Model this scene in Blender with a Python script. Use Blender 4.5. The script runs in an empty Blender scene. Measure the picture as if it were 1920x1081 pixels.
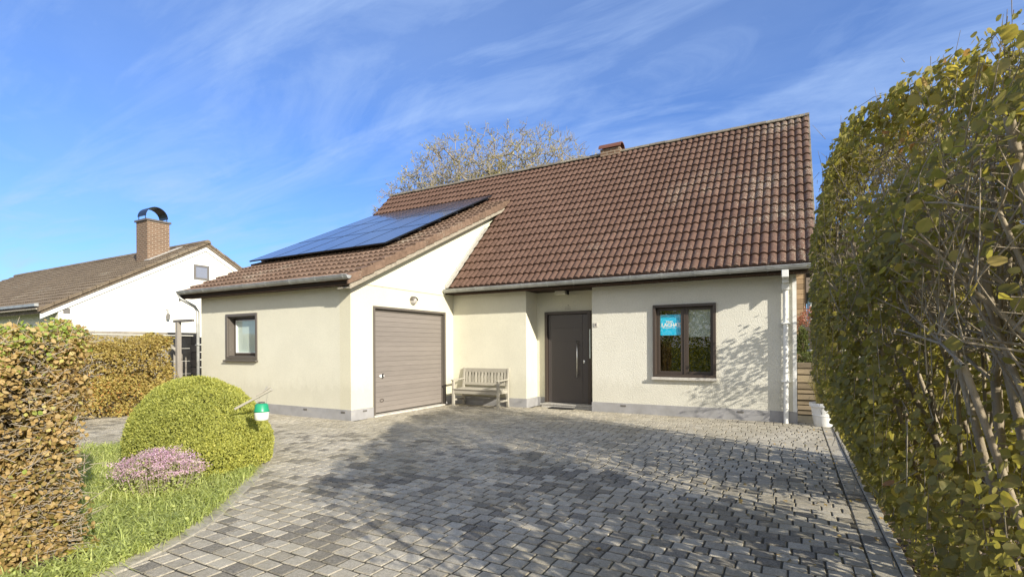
import bpy, math, random
import numpy as np
from mathutils import Vector, Matrix
rng = np.random.default_rng(7); random.seed(7)
S = bpy.context.scene; COL = S.collection
GZ = -0.21                                   # ground level at the house

# ------------------------------------------------------------------ helpers
def link(o): COL.objects.link(o); return o
def tag(o, label, cat, group=None, kind=None):
    if label: o['label'] = label
    if cat: o['category'] = cat
    if group: o['group'] = group
    if kind: o['kind'] = kind
    return o
def thing(name, label, cat, loc=(0, 0, 0), group=None):
    o = bpy.data.objects.new(name, None); link(o); o.location = loc
    o.empty_display_size = .2
    return tag(o, label, cat, group)
def root_of(o):
    while o.parent: o = o.parent
    return o
def np_mesh(name, V, F, mat, parent=None, smooth=False, attr=None):
    """V (n,3) ; F list of lists or int array ; coordinates are world; shifted to the parent's root"""
    me = bpy.data.meshes.new(name)
    V = np.asarray(V, dtype=np.float32)
    off = np.array(root_of(parent).location) if parent else np.zeros(3)
    V = V - off.astype(np.float32)
    if isinstance(F, np.ndarray):
        k = F.shape[1]; tot = np.full(len(F), k, dtype=np.int32); idx = F.astype(np.int32).ravel()
    else:
        tot = np.array([len(f) for f in F], dtype=np.int32); idx = np.array([i for f in F for i in f], dtype=np.int32)
    me.vertices.add(len(V)); me.vertices.foreach_set('co', V.ravel())
    me.loops.add(len(idx)); me.loops.foreach_set('vertex_index', idx)
    me.polygons.add(len(tot)); st = np.concatenate([[0], np.cumsum(tot)[:-1]]).astype(np.int32)
    me.polygons.foreach_set('loop_start', st); me.polygons.foreach_set('loop_total', tot)
    me.polygons.foreach_set('use_smooth', np.full(len(tot), bool(smooth)))
    me.update(calc_edges=True); me.validate()
    if attr is not None:
        a = me.attributes.new('rnd', 'FLOAT', 'POINT'); a.data.foreach_set('value', np.asarray(attr, dtype=np.float32))
    me.materials.append(mat)
    o = bpy.data.objects.new(name, me); link(o)
    if parent: o.parent = parent
    return o

class MB:
    def __init__(s): s.v = []; s.f = []; s.a = []
    def add(s, vs, fs, a=0.5):
        n = len(s.v); s.v += [tuple(p) for p in vs]; s.f += [[i + n for i in f] for f in fs]; s.a += [a] * len(vs); return s
    def box(s, x0, x1, y0, y1, z0, z1, a=0.5, bev=0.0):
        if x0 > x1: x0, x1 = x1, x0
        if y0 > y1: y0, y1 = y1, y0
        if z0 > z1: z0, z1 = z1, z0
        vs = [(x0, y0, z0), (x1, y0, z0), (x1, y1, z0), (x0, y1, z0), (x0, y0, z1), (x1, y0, z1), (x1, y1, z1), (x0, y1, z1)]
        return s.add(vs, [(0, 3, 2, 1), (4, 5, 6, 7), (0, 1, 5, 4), (1, 2, 6, 5), (2, 3, 7, 6), (3, 0, 4, 7)], a)
    def bar(s, p, q, w, h, up=(0, 0, 1), a=0.5):
        p = Vector(p); q = Vector(q); d = (q - p).normalized(); up = Vector(up)
        r = d.cross(up)
        if r.length < 1e-4: r = d.cross(Vector((1, 0, 0)))
        r.normalize(); u = r.cross(d).normalized(); r = r * w / 2; u = u * h / 2
        vs = [p - r - u, p + r - u, p + r + u, p - r + u, q - r - u, q + r - u, q + r + u, q - r + u]
        return s.add(vs, [(0, 1, 2, 3), (7, 6, 5, 4), (0, 4, 5, 1), (1, 5, 6, 2), (2, 6, 7, 3), (3, 7, 4, 0)], a)
    def prism(s, poly, axis, a0, a1, a=0.5):
        """poly: 2-D points in the two other axes (order x,y,z minus axis), extruded along axis"""
        def P(p, t):
            if axis == 'x': return (t, p[0], p[1])
            if axis == 'y': return (p[0], t, p[1])
            return (p[0], p[1], t)
        n = len(poly); vs = [P(p, a0) for p in poly] + [P(p, a1) for p in poly]
        fs = [list(range(n)), list(range(2 * n - 1, n - 1, -1))] + [[i, i + n, (i + 1) % n + n, (i + 1) % n] for i in range(n)]
        return s.add(vs, fs, a)
    def tube(s, pts, rad, n=8, a=0.5):
        pts = [Vector(p) for p in pts]; m = len(pts)
        if not hasattr(rad, '__len__'): rad = [rad] * m
        vs = []; fs = []; prev = None
        for i, p in enumerate(pts):
            d = (pts[min(i + 1, m - 1)] - pts[max(i - 1, 0)]).normalized()
            ref = Vector((0, 0, 1)) if abs(d.z) < .9 else Vector((1, 0, 0))
            r = d.cross(ref).normalized(); u = r.cross(d)
            for k in range(n):
                t = 2 * math.pi * k / n; vs.append(p + (r * math.cos(t) + u * math.sin(t)) * rad[i])
        for i in range(m - 1):
            for k in range(n):
                k2 = (k + 1) % n; fs.append((i * n + k, i * n + k2, (i + 1) * n + k2, (i + 1) * n + k))
        fs.append(list(range(n))[::-1]); fs.append([(m - 1) * n + k for k in range(n)])
        return s.add(vs, fs, a)
    def lathe(s, cx, cy, prof, n=24, a=0.5, axis='z'):
        vs = []; fs = []
        for (r, z) in prof:
            for k in range(n):
                t = 2 * math.pi * k / n
                vs.append((cx + r * math.cos(t), cy + r * math.sin(t), z))
        m = len(prof)
        for i in range(m - 1):
            for k in range(n):
                k2 = (k + 1) % n; fs.append((i * n + k, i * n + k2, (i + 1) * n + k2, (i + 1) * n + k))
        fs.append(list(range(n))[::-1]); fs.append([(m - 1) * n + k for k in range(n)])
        return s.add(vs, fs, a)
    def build(s, name, mat, parent=None, smooth=False, bevel=0.0):
        o = np_mesh(name, s.v, s.f, mat, parent, smooth, s.a)
        if bevel:
            b = o.modifiers.new('bevel', 'BEVEL'); b.width = bevel; b.segments = 2; b.limit_method = 'ANGLE'
        return o

# ------------------------------------------------------------------ materials
def M(name, base=(.5, .5, .5), rough=.7, metal=0.0, spec=None):
    m = bpy.data.materials.new(name); m.use_nodes = True
    b = m.node_tree.nodes['Principled BSDF']
    b.inputs['Base Color'].default_value = (*base, 1); b.inputs['Roughness'].default_value = rough; b.inputs['Metallic'].default_value = metal
    if spec is not None: b.inputs['Specular IOR Level'].default_value = spec
    return m
def nd(m, t, **kw):
    n = m.node_tree.nodes.new(t)
    for k, v in kw.items():
        if k in n.inputs: n.inputs[k].default_value = v
        else: setattr(n, k, v)
    return n
def L(m, a, b): m.node_tree.links.new(a, b)
def bsdf(m): return m.node_tree.nodes['Principled BSDF']
def pos(m, scale=(1, 1, 1)):
    g = nd(m, 'ShaderNodeNewGeometry'); mp = nd(m, 'ShaderNodeMapping'); mp.inputs['Scale'].default_value = scale
    L(m, g.outputs['Position'], mp.inputs['Vector']); return mp.outputs['Vector']
def noise(m, vec, scale, detail=4, rough=.6):
    n = nd(m, 'ShaderNodeTexNoise'); n.inputs['Scale'].default_value = scale; n.inputs['Detail'].default_value = detail; n.inputs['Roughness'].default_value = rough
    L(m, vec, n.inputs['Vector']); return n.outputs['Fac']
def ramp(m, fac, stops, interp='LINEAR'):
    r = nd(m, 'ShaderNodeValToRGB'); r.color_ramp.interpolation = interp
    e = r.color_ramp.elements
    while len(e) < len(stops): e.new(.5)
    for i, (p, c) in enumerate(stops):
        e[i].position = p; e[i].color = (*c, 1) if len(c) == 3 else c
    L(m, fac, r.inputs['Fac']); return r.outputs['Color']
def mix(m, fac, a, b, mode='MIX'):
    n = nd(m, 'ShaderNodeMix'); n.data_type = 'RGBA'; n.blend_type = mode
    if isinstance(fac, (int, float)): n.inputs[0].default_value = fac
    else: L(m, fac, n.inputs[0])
    for s, i in ((a, 6), (b, 7)):
        if isinstance(s, tuple): n.inputs[i].default_value = (*s, 1)
        else: L(m, s, n.inputs[i])
    return n.outputs[2]
def bump(m, h, strength=.3, dist=.01):
    b = nd(m, 'ShaderNodeBump'); b.inputs['Strength'].default_value = strength; b.inputs['Distance'].default_value = dist
    L(m, h, b.inputs['Height']); L(m, b.outputs['Normal'], bsdf(m).inputs['Normal'])
def col(m, c): L(m, c, bsdf(m).inputs['Base Color'])
def math_(m, op, a, b=None):
    n = nd(m, 'ShaderNodeMath'); n.operation = op
    for i, s in enumerate((a, b)):
        if s is None: continue
        if isinstance(s, (int, float)): n.inputs[i].default_value = s
        else: L(m, s, n.inputs[i])
    return n.outputs[0]

def stucco(name, c, bs, sc, grime=.10):
    m = M(name, c, .9, spec=.2); p = pos(m)
    n1 = noise(m, p, 1.1, 5); n2 = noise(m, p, sc, 3, .7); n3 = noise(m, pos(m, (2.5, 2.5, .35)), 2.0, 5, .7)
    d = tuple(x * (1 - grime * 1.6) for x in c); d2 = (c[0] * .88, c[1] * .86, c[2] * .78)
    k = ramp(m, n1, [(.3, d), (.65, c)])
    k = mix(m, math_(m, 'MULTIPLY', ramp(m, n3, [(.52, (0, 0, 0)), (.8, (1, 1, 1))]), .35), k, d2)
    k = mix(m, .5, k, ramp(m, n2, [(.35, tuple(x * .86 for x in c)), (.6, tuple(min(1, x * 1.05) for x in c))]))
    # rain-splash dirt with a ragged edge just above the plinth
    g = nd(m, 'ShaderNodeNewGeometry'); sx = nd(m, 'ShaderNodeSeparateXYZ'); L(m, g.outputs['Position'], sx.inputs[0])
    spl = math_(m, 'ADD', sx.outputs['Z'], math_(m, 'MULTIPLY', noise(m, pos(m, (6, 6, 3)), 1.2, 6, .7), -.75))
    k = mix(m, math_(m, 'MULTIPLY', ramp(m, spl, [(-0.0, (1, 1, 1)), (.02, (.6, .6, .6)), (.22, (0, 0, 0))]), .0 if grime < .05 else .16), k, (.30, .27, .19))
    col(m, k); bump(m, n2, bs, .012); return m
m_stucco = stucco('cream_render', (.715, .69, .565), .25, 55)
m_gar = stucco('garage_render', (.68, .645, .50), .2, 55, .05)
m_gable = stucco('gable_render', (.72, .70, .53), .08, 70, .02)
m_rough = stucco('roughcast_render', (.73, .71, .62), .95, 42)
m_plinth = M('plinth_paint', (.30, .295, .30), .8); _p = pos(m_plinth)
col(m_plinth, ramp(m_plinth, noise(m_plinth, _p, 3.0, 6), [(.3, (.26, .255, .25)), (.6, (.34, .335, .34)), (.8, (.40, .38, .34))])); bump(m_plinth, noise(m_plinth, _p, 60), .2)

def tile_mat(name, cols, lich=.5, xg=None):
    m = M(name, (.2, .1, .08), .82, spec=.25); p = pos(m)
    at = nd(m, 'ShaderNodeAttribute'); at.attribute_name = 'rnd'
    k = ramp(m, at.outputs['Fac'], cols)
    k = mix(m, .55, k, ramp(m, noise(m, p, 9, 5, .7), [(.3, tuple(x * .6 for x in cols[0][1])), (.7, tuple(x * 1.2 for x in cols[-1][1]))]))
    n1 = noise(m, p, 38, 3, .7); big = noise(m, p, .9, 3)
    if xg:                                   # lichen thickens towards one end of the roof
        g = nd(m, 'ShaderNodeNewGeometry'); sx = nd(m, 'ShaderNodeSeparateXYZ'); L(m, g.outputs['Position'], sx.inputs[0])
        mr = nd(m, 'ShaderNodeMapRange'); mr.inputs[1].default_value = xg[0]; mr.inputs[2].default_value = xg[1]; mr.inputs[3].default_value = 0; mr.inputs[4].default_value = .17
        L(m, sx.outputs['X'], mr.inputs[0]); big = math_(m, 'ADD', math_(m, 'MULTIPLY', big, .5), math_(m, 'ADD', mr.outputs[0], .2))
    f = math_(m, 'ADD', n1, math_(m, 'MULTIPLY', math_(m, 'SUBTRACT', big, .5), .9))
    k = mix(m, math_(m, 'MULTIPLY', ramp(m, f, [(.66, (0, 0, 0)), (.75, (1, 1, 1))]), lich), k, (.46, .43, .34))
    k = mix(m, math_(m, 'MULTIPLY', ramp(m, noise(m, p, 17, 2), [(.66, (0, 0, 0)), (.72, (1, 1, 1))]), lich * .5), k, (.10, .095, .06))
    col(m, k); bump(m, noise(m, p, 120, 3), .25, .004); return m
m_tile = tile_mat('brown_tiles', [(0, (.090, .052, .037)), (.5, (.118, .069, .050)), (1, (.150, .090, .067))], .6, (-6, 0.5))
m_tile2 = tile_mat('weathered_tiles', [(0, (.12, .077, .052)), (.5, (.165, .107, .073)), (1, (.225, .15, .107))], .5)
m_ntile = tile_mat('grey_brown_tiles', [(0, (.13, .10, .068)), (.5, (.17, .13, .09)), (1, (.21, .165, .115))], .5)
m_ridge = tile_mat('ridge_tiles_mossy', [(0, (.13, .11, .085)), (.5, (.19, .16, .12)), (1, (.25, .22, .17))], .8)
m_zinc = M('zinc', (.42, .43, .42), .5, .35); _p = pos(m_zinc)
col(m_zinc, ramp(m_zinc, noise(m_zinc, _p, 4, 6, .7), [(.3, (.27, .27, .26)), (.55, (.40, .41, .40)), (.8, (.58, .58, .56))])); bump(m_zinc, noise(m_zinc, _p, 30), .05)
m_soffit = M('dark_soffit', (.040, .028, .02), .8, spec=.15)
m_frame = M('brown_frame', (.060, .045, .036), .42); bump(m_frame, noise(m_frame, pos(m_frame, (3, 3, 40)), 6), .05)
m_frame2 = M('taupe_frame', (.115, .10, .085), .5)
m_white = M('white_pvc', (.82, .82, .80), .35); m_cream = M('cream_board', (.62, .58, .45), .6)
col(m_white, ramp(m_white, noise(m_white, pos(m_white), 5, 6, .7), [(.25, (.66, .65, .60)), (.6, (.83, .83, .81))]))
m_vergeb = M('weathered_board', (.33, .29, .22), .85); _p = pos(m_vergeb)
col(m_vergeb, ramp(m_vergeb, noise(m_vergeb, _p, 14, 5, .7), [(.3, (.22, .19, .145)), (.6, (.36, .32, .25)), (.75, (.55, .51, .42))]))
def wood(name, a, b, sc=(2, 2, 40), rough=.75, bs=.15):
    m = M(name, a, rough); p = pos(m, sc); at = nd(m, 'ShaderNodeAttribute'); at.attribute_name = 'rnd'
    k = ramp(m, noise(m, p, 2.2, 6, .65), [(.3, a), (.7, b)])
    k = mix(m, .5, k, ramp(m, at.outputs['Fac'], [(0, tuple(x * .55 for x in a)), (1, tuple(min(1, x * 1.25) for x in b))]))
    col(m, k); bump(m, noise(m, p, 5, 4), bs, .004); return m
m_gardoor = wood('garage_panel', (.18, .158, .142), (.26, .23, .205), (1, 1, 18), .55)
m_bench = wood('weathered_teak', (.33, .305, .25), (.47, .44, .37), (6, 20, 20), .8)
m_planks = wood('timber_planks', (.09, .07, .045), (.25, .20, .135), (1.5, 1.5, 16), .85, .4)
m_fence = wood('grey_fence_boards', (.085, .078, .072), (.19, .175, .16), (1, 1, 22), .85, .3)
m_fence2 = wood('dark_fence_boards', (.04, .033, .028), (.10, .085, .07), (1, 1, 22), .85, .3)
m_post = wood('grey_post', (.20, .18, .155), (.36, .33, .29), (12, 12, 1.5), .85, .3)
m_shed = wood('brown_cladding', (.20, .135, .075), (.30, .21, .125), (1, 1, 14), .7)
m_door = M('brown_grey_door', (.080, .068, .064), .38); bump(m_door, noise(m_door, pos(m_door), 300, 2), .08, .002)
m_steel = M('brushed_steel', (.72, .72, .70), .28, 1.0)
m_black = M('black_rubber', (.018, .018, .018), .8)
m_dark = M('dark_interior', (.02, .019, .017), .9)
m_stone = M('stone_sill', (.42, .40, .37), .7); col(m_stone, ramp(m_stone, noise(m_stone, pos(m_stone), 25, 5), [(.3, (.33, .31, .28)), (.7, (.50, .48, .44))]))
m_sillw = M('pale_sill', (.56, .53, .48), .6); col(m_sillw, ramp(m_sillw, noise(m_sillw, pos(m_sillw), 12, 5), [(.3, (.42, .39, .34)), (.6, (.60, .57, .51))]))
m_blind = M('grey_green_blind', (.40, .45, .42), .8); bump(m_blind, noise(m_blind, pos(m_blind, (1, 1, 60)), 4), .1)
m_blue = M('blue_print', (.0, .42, .85), .45); col(m_blue, ramp(m_blue, noise(m_blue, pos(m_blue), .9, 2), [(.3, (.0, .66, .98)), (.7, (0, .50, .92))]))
m_whprint = M('white_print', (.95, .95, .95), .5)

def glass(name, tint=(.9, .93, .92), ior=1.9):
    m = bpy.data.materials.new(name); m.use_nodes = True; nt = m.node_tree; nt.nodes.clear()
    o = nt.nodes.new('ShaderNodeOutputMaterial'); t = nt.nodes.new('ShaderNodeBsdfTransparent'); t.inputs[0].default_value = (*tint, 1)
    g = nt.nodes.new('ShaderNodeBsdfGlossy'); g.inputs['Roughness'].default_value = .0
    f = nt.nodes.new('ShaderNodeFresnel'); f.inputs['IOR'].default_value = ior
    x = nt.nodes.new('ShaderNodeMixShader'); ge = nt.nodes.new('ShaderNodeNewGeometry'); mu = nt.nodes.new('ShaderNodeMath'); mu.operation = 'MULTIPLY'; iv = nt.nodes.new('ShaderNodeMath'); iv.operation = 'SUBTRACT'; iv.inputs[0].default_value = 1; nt.links.new(ge.outputs['Backfacing'], iv.inputs[1]); nt.links.new(f.outputs[0], mu.inputs[0]); nt.links.new(iv.outputs[0], mu.inputs[1]); nt.links.new(mu.outputs[0], x.inputs[0]); nt.links.new(t.outputs[0], x.inputs[1]); nt.links.new(g.outputs[0], x.inputs[2])
    nt.links.new(x.outputs[0], o.inputs['Surface']); return m
m_glass = glass('window_glass', (.97, .98, .97), 2.1)
m_pv = M('solar_cells', (.05, .065, .095), .15); bsdf(m_pv).inputs['Coat Weight'].default_value = .3; bsdf(m_pv).inputs['Coat Roughness'].default_value = .03
bsdf(m_pv).inputs['IOR'].default_value = 1.6
_p = pos(m_pv, (1, 1, 1)); _w = nd(m_pv, 'ShaderNodeTexWave'); _w.inputs['Scale'].default_value = 20
m_pvf = M('black_aluminium', (.035, .04, .05), .3, .6)

def leafmat(name, stops, trans=.45, rough=.55):
    m = bpy.data.materials.new(name); m.use_nodes = True; nt = m.node_tree; b = bsdf(m)
    at = nd(m, 'ShaderNodeAttribute'); at.attribute_name = 'rnd'
    k = ramp(m, at.outputs['Fac'], stops)
    k = mix(m, .35, k, mix(m, noise(m, pos(m), 60, 3), tuple(x * .5 for x in stops[0][1]), tuple(min(1, x * 1.5) for x in stops[-1][1])))
    L(m, k, b.inputs['Base Color']); b.inputs['Roughness'].default_value = rough; b.inputs['Specular IOR Level'].default_value = .35
    t = nt.nodes.new('ShaderNodeBsdfTranslucent'); L(m, mix(m, 1.0, k, (1.2, 1.15, .5), 'MULTIPLY'), t.inputs['Color'])
    x = nt.nodes.new('ShaderNodeMixShader'); x.inputs[0].default_value = trans
    out = nt.nodes['Material Output']; L(m, b.outputs[0], x.inputs[1]); L(m, t.outputs[0], x.inputs[2]); L(m, x.outputs[0], out.inputs['Surface'])
    return m
m_leafR = leafmat('tall_hedge_leaves', [(0, (.14, .19, .06)), (.4, (.28, .32, .10)), (.7, (.42, .42, .13)), (.9, (.60, .53, .17)), (.97, (.76, .62, .20)), (1, (.42, .22, .11))], .6)
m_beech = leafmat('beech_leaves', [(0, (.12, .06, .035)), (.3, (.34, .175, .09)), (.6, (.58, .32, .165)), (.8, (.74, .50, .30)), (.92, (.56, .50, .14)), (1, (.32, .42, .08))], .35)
m_beech2 = leafmat('autumn_hedge_leaves', [(0, (.22, .19, .07)), (.3, (.38, .33, .11)), (.65, (.50, .45, .14)), (.9, (.38, .38, .10)), (1, (.46, .24, .07))], .35)
m_buxus = leafmat('ball_bush_leaves', [(0, (.15, .19, .05)), (.4, (.40, .42, .09)), (.75, (.62, .60, .14)), (1, (.85, .76, .20))], .45)
m_cover = leafmat('ground_cover_blades', [(0, (.24, .32, .05)), (.4, (.50, .60, .11)), (.8, (.70, .74, .20)), (1, (.85, .84, .48))], .5)
m_pink = leafmat('pink_petals', [(0, (.50, .24, .46)), (.5, (.70, .38, .64)), (.85, (.80, .54, .70)), (1, (.74, .66, .55))], .3)
m_hosta = leafmat('hosta_leaves', [(0, (.30, .34, .05)), (1, (.60, .54, .09))], .4)
m_treeleaf = leafmat('tree_leaves', [(0, (.30, .30, .08)), (.5, (.50, .45, .13)), (1, (.66, .55, .22))], .5)
m_grassy = leafmat('dry_grass', [(0, (.22, .20, .07)), (1, (.52, .46, .22))], .4)
m_greenshrub = leafmat('dark_shrub_leaves', [(0, (.035, .055, .015)), (.6, (.08, .11, .03)), (1, (.16, .17, .05))], .35)
m_redshrub = leafmat('red_shrub_leaves', [(0, (.20, .07, .05)), (1, (.42, .20, .15))], .35)
m_bark = M('grey_bark', (.16, .13, .10), .9); col(m_bark, ramp(m_bark, noise(m_bark, pos(m_bark, (1, 1, .3)), 25, 5), [(.3, (.17, .135, .09)), (.7, (.36, .30, .21))])); bump(m_bark, noise(m_bark, pos(m_bark), 60), .5)
m_twig = M('brown_twigs', (.17, .12, .085), .85); m_twigp = M('pale_twigs', (.36, .31, .24), .85)
m_twig2 = M('olive_twigs', (.24, .20, .13), .85); m_paletree = M('pale_branches', (.30, .26, .20), .85)

# paving
m_pave = M('concrete_pavers', (.3, .28, .25), .85, spec=.3)
_p = pos(m_pave); _at = nd(m_pave, 'ShaderNodeAttribute'); _at.attribute_name = 'rnd'
_k = ramp(m_pave, _at.outputs['Fac'], [(0, (.06, .054, .047)), (.11, (.14, .125, .105)), (.15, (.37, .335, .27)), (.5, (.51, .465, .38)), (1, (.66, .61, .50))])
_k = mix(m_pave, .50, _k, ramp(m_pave, noise(m_pave, _p, 55, 6, .85), [(.35, (.10, .095, .08)), (.52, (.38, .355, .305)), (.7, (.64, .60, .52))]))
_k = mix(m_pave, .5, _k, mix(m_pave, 1.0, _k, ramp(m_pave, noise(m_pave, _p, 150, 4, .9), [(.38, (.45, .44, .42)), (.55, (1.1, 1.08, 1.0)), (.68, (1.9, 1.85, 1.7))]), 'MULTIPLY'))
_g = ramp(m_pave, noise(m_pave, _p, 1.1, 7, .75), [(.42, (0, 0, 0)), (.62, (1, 1, 1))])
_k = mix(m_pave, math_(m_pave, 'MULTIPLY', _g, .42), _k, (.25, .215, .135))
_k = mix(m_pave, math_(m_pave, 'MULTIPLY', ramp(m_pave, noise(m_pave, _p, 4.5, 7, .8), [(.58, (0, 0, 0)), (.66, (1, 1, 1))]), .6), _k, (.085, .08, .065))
col(m_pave, _k); bump(m_pave, noise(m_pave, _p, 90, 5, .8), .7, .006)
m_joint = M('sandy_joint', (.09, .08, .055), .95); col(m_joint, ramp(m_joint, noise(m_joint, pos(m_joint), 3, 6), [(.35, (.035, .032, .024)), (.6, (.07, .062, .04)), (.75, (.075, .09, .035))]))
m_kerb = M('kerb_concrete', (.40, .36, .28), .9); col(m_kerb, ramp(m_kerb, noise(m_kerb, pos(m_kerb), 14, 7, .75), [(.3, (.20, .18, .13)), (.5, (.38, .35, .28)), (.75, (.52, .48, .40))])); bump(m_kerb, noise(m_kerb, pos(m_kerb), 70), .5)
m_soil = M('garden_soil', (.07, .05, .035), .95); col(m_soil, ramp(m_soil, noise(m_soil, pos(m_soil), 12, 7, .8), [(.3, (.035, .026, .018)), (.7, (.12, .085, .055))])); bump(m_soil, noise(m_soil, pos(m_soil), 30), 1, .03)
m_lawn = M('lawn_ground', (.09, .12, .035), .95); col(m_lawn, ramp(m_lawn, noise(m_lawn, pos(m_lawn), 2, 8, .7), [(.3, (.05, .07, .02)), (.7, (.14, .16, .05))]))

def brick_mat(name, c1, c2, mortar, scale, bs=.3, msize=.012, rot=(0, 0, 0)):
    m = M(name, c1, .85); tc = nd(m, 'ShaderNodeNewGeometry'); sp = nd(m, 'ShaderNodeSeparateXYZ'); L(m, tc.outputs['Position'], sp.inputs[0])
    cb = nd(m, 'ShaderNodeCombineXYZ'); L(m, math_(m, 'ADD', sp.outputs[0], sp.outputs[1]), cb.inputs[0]); L(m, sp.outputs[2], cb.inputs[1])
    b = nd(m, 'ShaderNodeTexBrick'); L(m, cb.outputs[0], b.inputs['Vector'])
    b.inputs['Scale'].default_value = 1; b.inputs['Brick Width'].default_value = .21 * scale; b.inputs['Row Height'].default_value = .068 * scale; b.inputs['Mortar Size'].default_value = msize
    b.inputs['Color1'].default_value = (*c1, 1); b.inputs['Color2'].default_value = (*c2, 1); b.inputs['Mortar'].default_value = (*mortar, 1)
    k = mix(m, .3, b.outputs['Color'], ramp(m, noise(m, pos(m, (1, 1, 4)), 7, 6, .8), [(.3, tuple(x * .7 for x in c1)), (.6, c2)]))
    col(m, k); bump(m, b.outputs['Fac'], -bs, .01); return m
m_nbrick = brick_mat('white_painted_brick', (.86, .84, .74), (.90, .88, .78), (.80, .77, .66), 1, .5)
m_chim = brick_mat('brown_brick', (.11, .062, .035), (.19, .11, .065), (.34, .29, .22), 1.1, .3, .012)
m_nwhite = M('white_barge', (.82, .81, .76), .6); m_ngrey = M('grey_frame', (.16, .15, .14), .5)
m_conc = M('concrete_wall_panels', (.30, .275, .235), .9); col(m_conc, ramp(m_conc, noise(m_conc, pos(m_conc), 5, 7, .75), [(.3, (.20, .18, .15)), (.7, (.36, .33, .28))]))
m_nglass = M('pale_window', (.22, .24, .30), .25)

# ------------------------------------------------------------------ camera, light, sky
cam = bpy.data.cameras.new('camera'); co = link(bpy.data.objects.new('camera', cam)); S.camera = co
r_ = Vector((0.87529478, 0.48356106, -0.00526748)); u_ = Vector((0.00454932, 0.00265821, 0.99998612)); f_ = Vector((-0.48356835, 0.87530660, -0.000126845))
CP = Vector((-0.0605, -10.7123, 1.2282))
co.matrix_world = Matrix(((r_.x, u_.x, -f_.x, CP.x), (r_.y, u_.y, -f_.y, CP.y), (r_.z, u_.z, -f_.z, CP.z), (0, 0, 0, 1)))
cam.sensor_width = 36; cam.lens = 952.618 / 1920 * 36; cam.shift_y = (649.406 - 540.5) / 1920; cam.clip_start = .05; cam.clip_end = 2000
SUN = Vector((1.0, -.40, .45)).normalized()
sl = bpy.data.lights.new('sun', 'SUN'); sl.energy = 4.3; sl.angle = math.radians(.55); sl.color = (1, .93, .80)
so = link(bpy.data.objects.new('sun', sl)); so.rotation_euler = (-SUN).to_track_quat('-Z', 'Y').to_euler(); so.location = (20, -20, 20)
w = bpy.data.worlds.new('World'); S.world = w; w.use_nodes = True; nt = w.node_tree; bg = nt.nodes['Background']
sky = nt.nodes.new('ShaderNodeTexSky'); sky.sky_type = 'NISHITA'; sky.sun_disc = False
sky.sun_elevation = math.asin(SUN.z); sky.sun_rotation = math.atan2(SUN.x, SUN.y); sky.ozone_density = 4.0; sky.dust_density = .4; sky.air_density = 1.0
class W: node_tree = nt
def wn(t): return nt.nodes.new(t)
tc = wn('ShaderNodeTexCoord')
sep = wn('ShaderNodeSeparateXYZ'); nt.links.new(tc.outputs['Generated'], sep.inputs[0])
# project the view direction on a high flat layer so that cirrus converges towards the horizon
def wmath(op, a, b):
    n = wn('ShaderNodeMath'); n.operation = op
    for i, s in enumerate((a, b)):
        if s is None: continue
        if isinstance(s, (int, float)): n.inputs[i].default_value = s
        else: nt.links.new(s, n.inputs[i])
    return n.outputs[0]
zz = wmath('ADD', wmath('MAXIMUM', sep.outputs[2], 0.0), .12)
cb = wn('ShaderNodeCombineXYZ'); nt.links.new(wmath('DIVIDE', sep.outputs[0], zz), cb.inputs[0]); nt.links.new(wmath('DIVIDE', sep.outputs[1], zz), cb.inputs[1])
def cirrus(rot, scl, nscale, lo, hi, seed, dist=.6):
    mp = wn('ShaderNodeMapping'); mp.inputs['Rotation'].default_value = (0, 0, rot); mp.inputs['Scale'].default_value = (scl[0], scl[1], 1); mp.inputs['Location'].default_value = (seed, seed * .7, 0)
    nt.links.new(cb.outputs[0], mp.inputs[0])
    n = wn('ShaderNodeTexNoise'); n.inputs['Scale'].default_value = nscale; n.inputs['Detail'].default_value = 9; n.inputs['Roughness'].default_value = .62; n.inputs['Distortion'].default_value = dist
    nt.links.new(mp.outputs[0], n.inputs['Vector'])
    rp = wn('ShaderNodeValToRGB'); rp.color_ramp.elements[0].position = lo; rp.color_ramp.elements[1].position = hi; nt.links.new(n.outputs['Fac'], rp.inputs[0]); return rp.outputs[0]
c1 = cirrus(.5, (.6, 1.5), 1.6, .46, .78, 3.1, 1.2); c2 = cirrus(2.2, (.35, 1.8), 1.4, .50, .80, 8.4, .9); c3 = cirrus(.9, (.6, .9), .7, .35, .8, 5.0, .2)
den = wmath('MINIMUM', wmath('ADD', wmath('ADD', wmath('MULTIPLY', c1, .44), wmath('MULTIPLY', c2, .38)), wmath('ADD', wmath('MULTIPLY', c3, .30), .10)), .8)
mx = wn('ShaderNodeMix'); mx.data_type = 'RGBA'; nt.links.new(den, mx.inputs[0])
tint = wn('ShaderNodeMix'); tint.data_type = 'RGBA'; tint.blend_type = 'MULTIPLY'; tint.inputs[0].default_value = 1; tint.inputs[7].default_value = (.42, .60, .90, 1)
nt.links.new(sky.outputs[0], tint.inputs[6]); nt.links.new(tint.outputs[2], mx.inputs[6]); mx.inputs[7].default_value = (2.2, 3.0, 4.5, 1)
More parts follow.
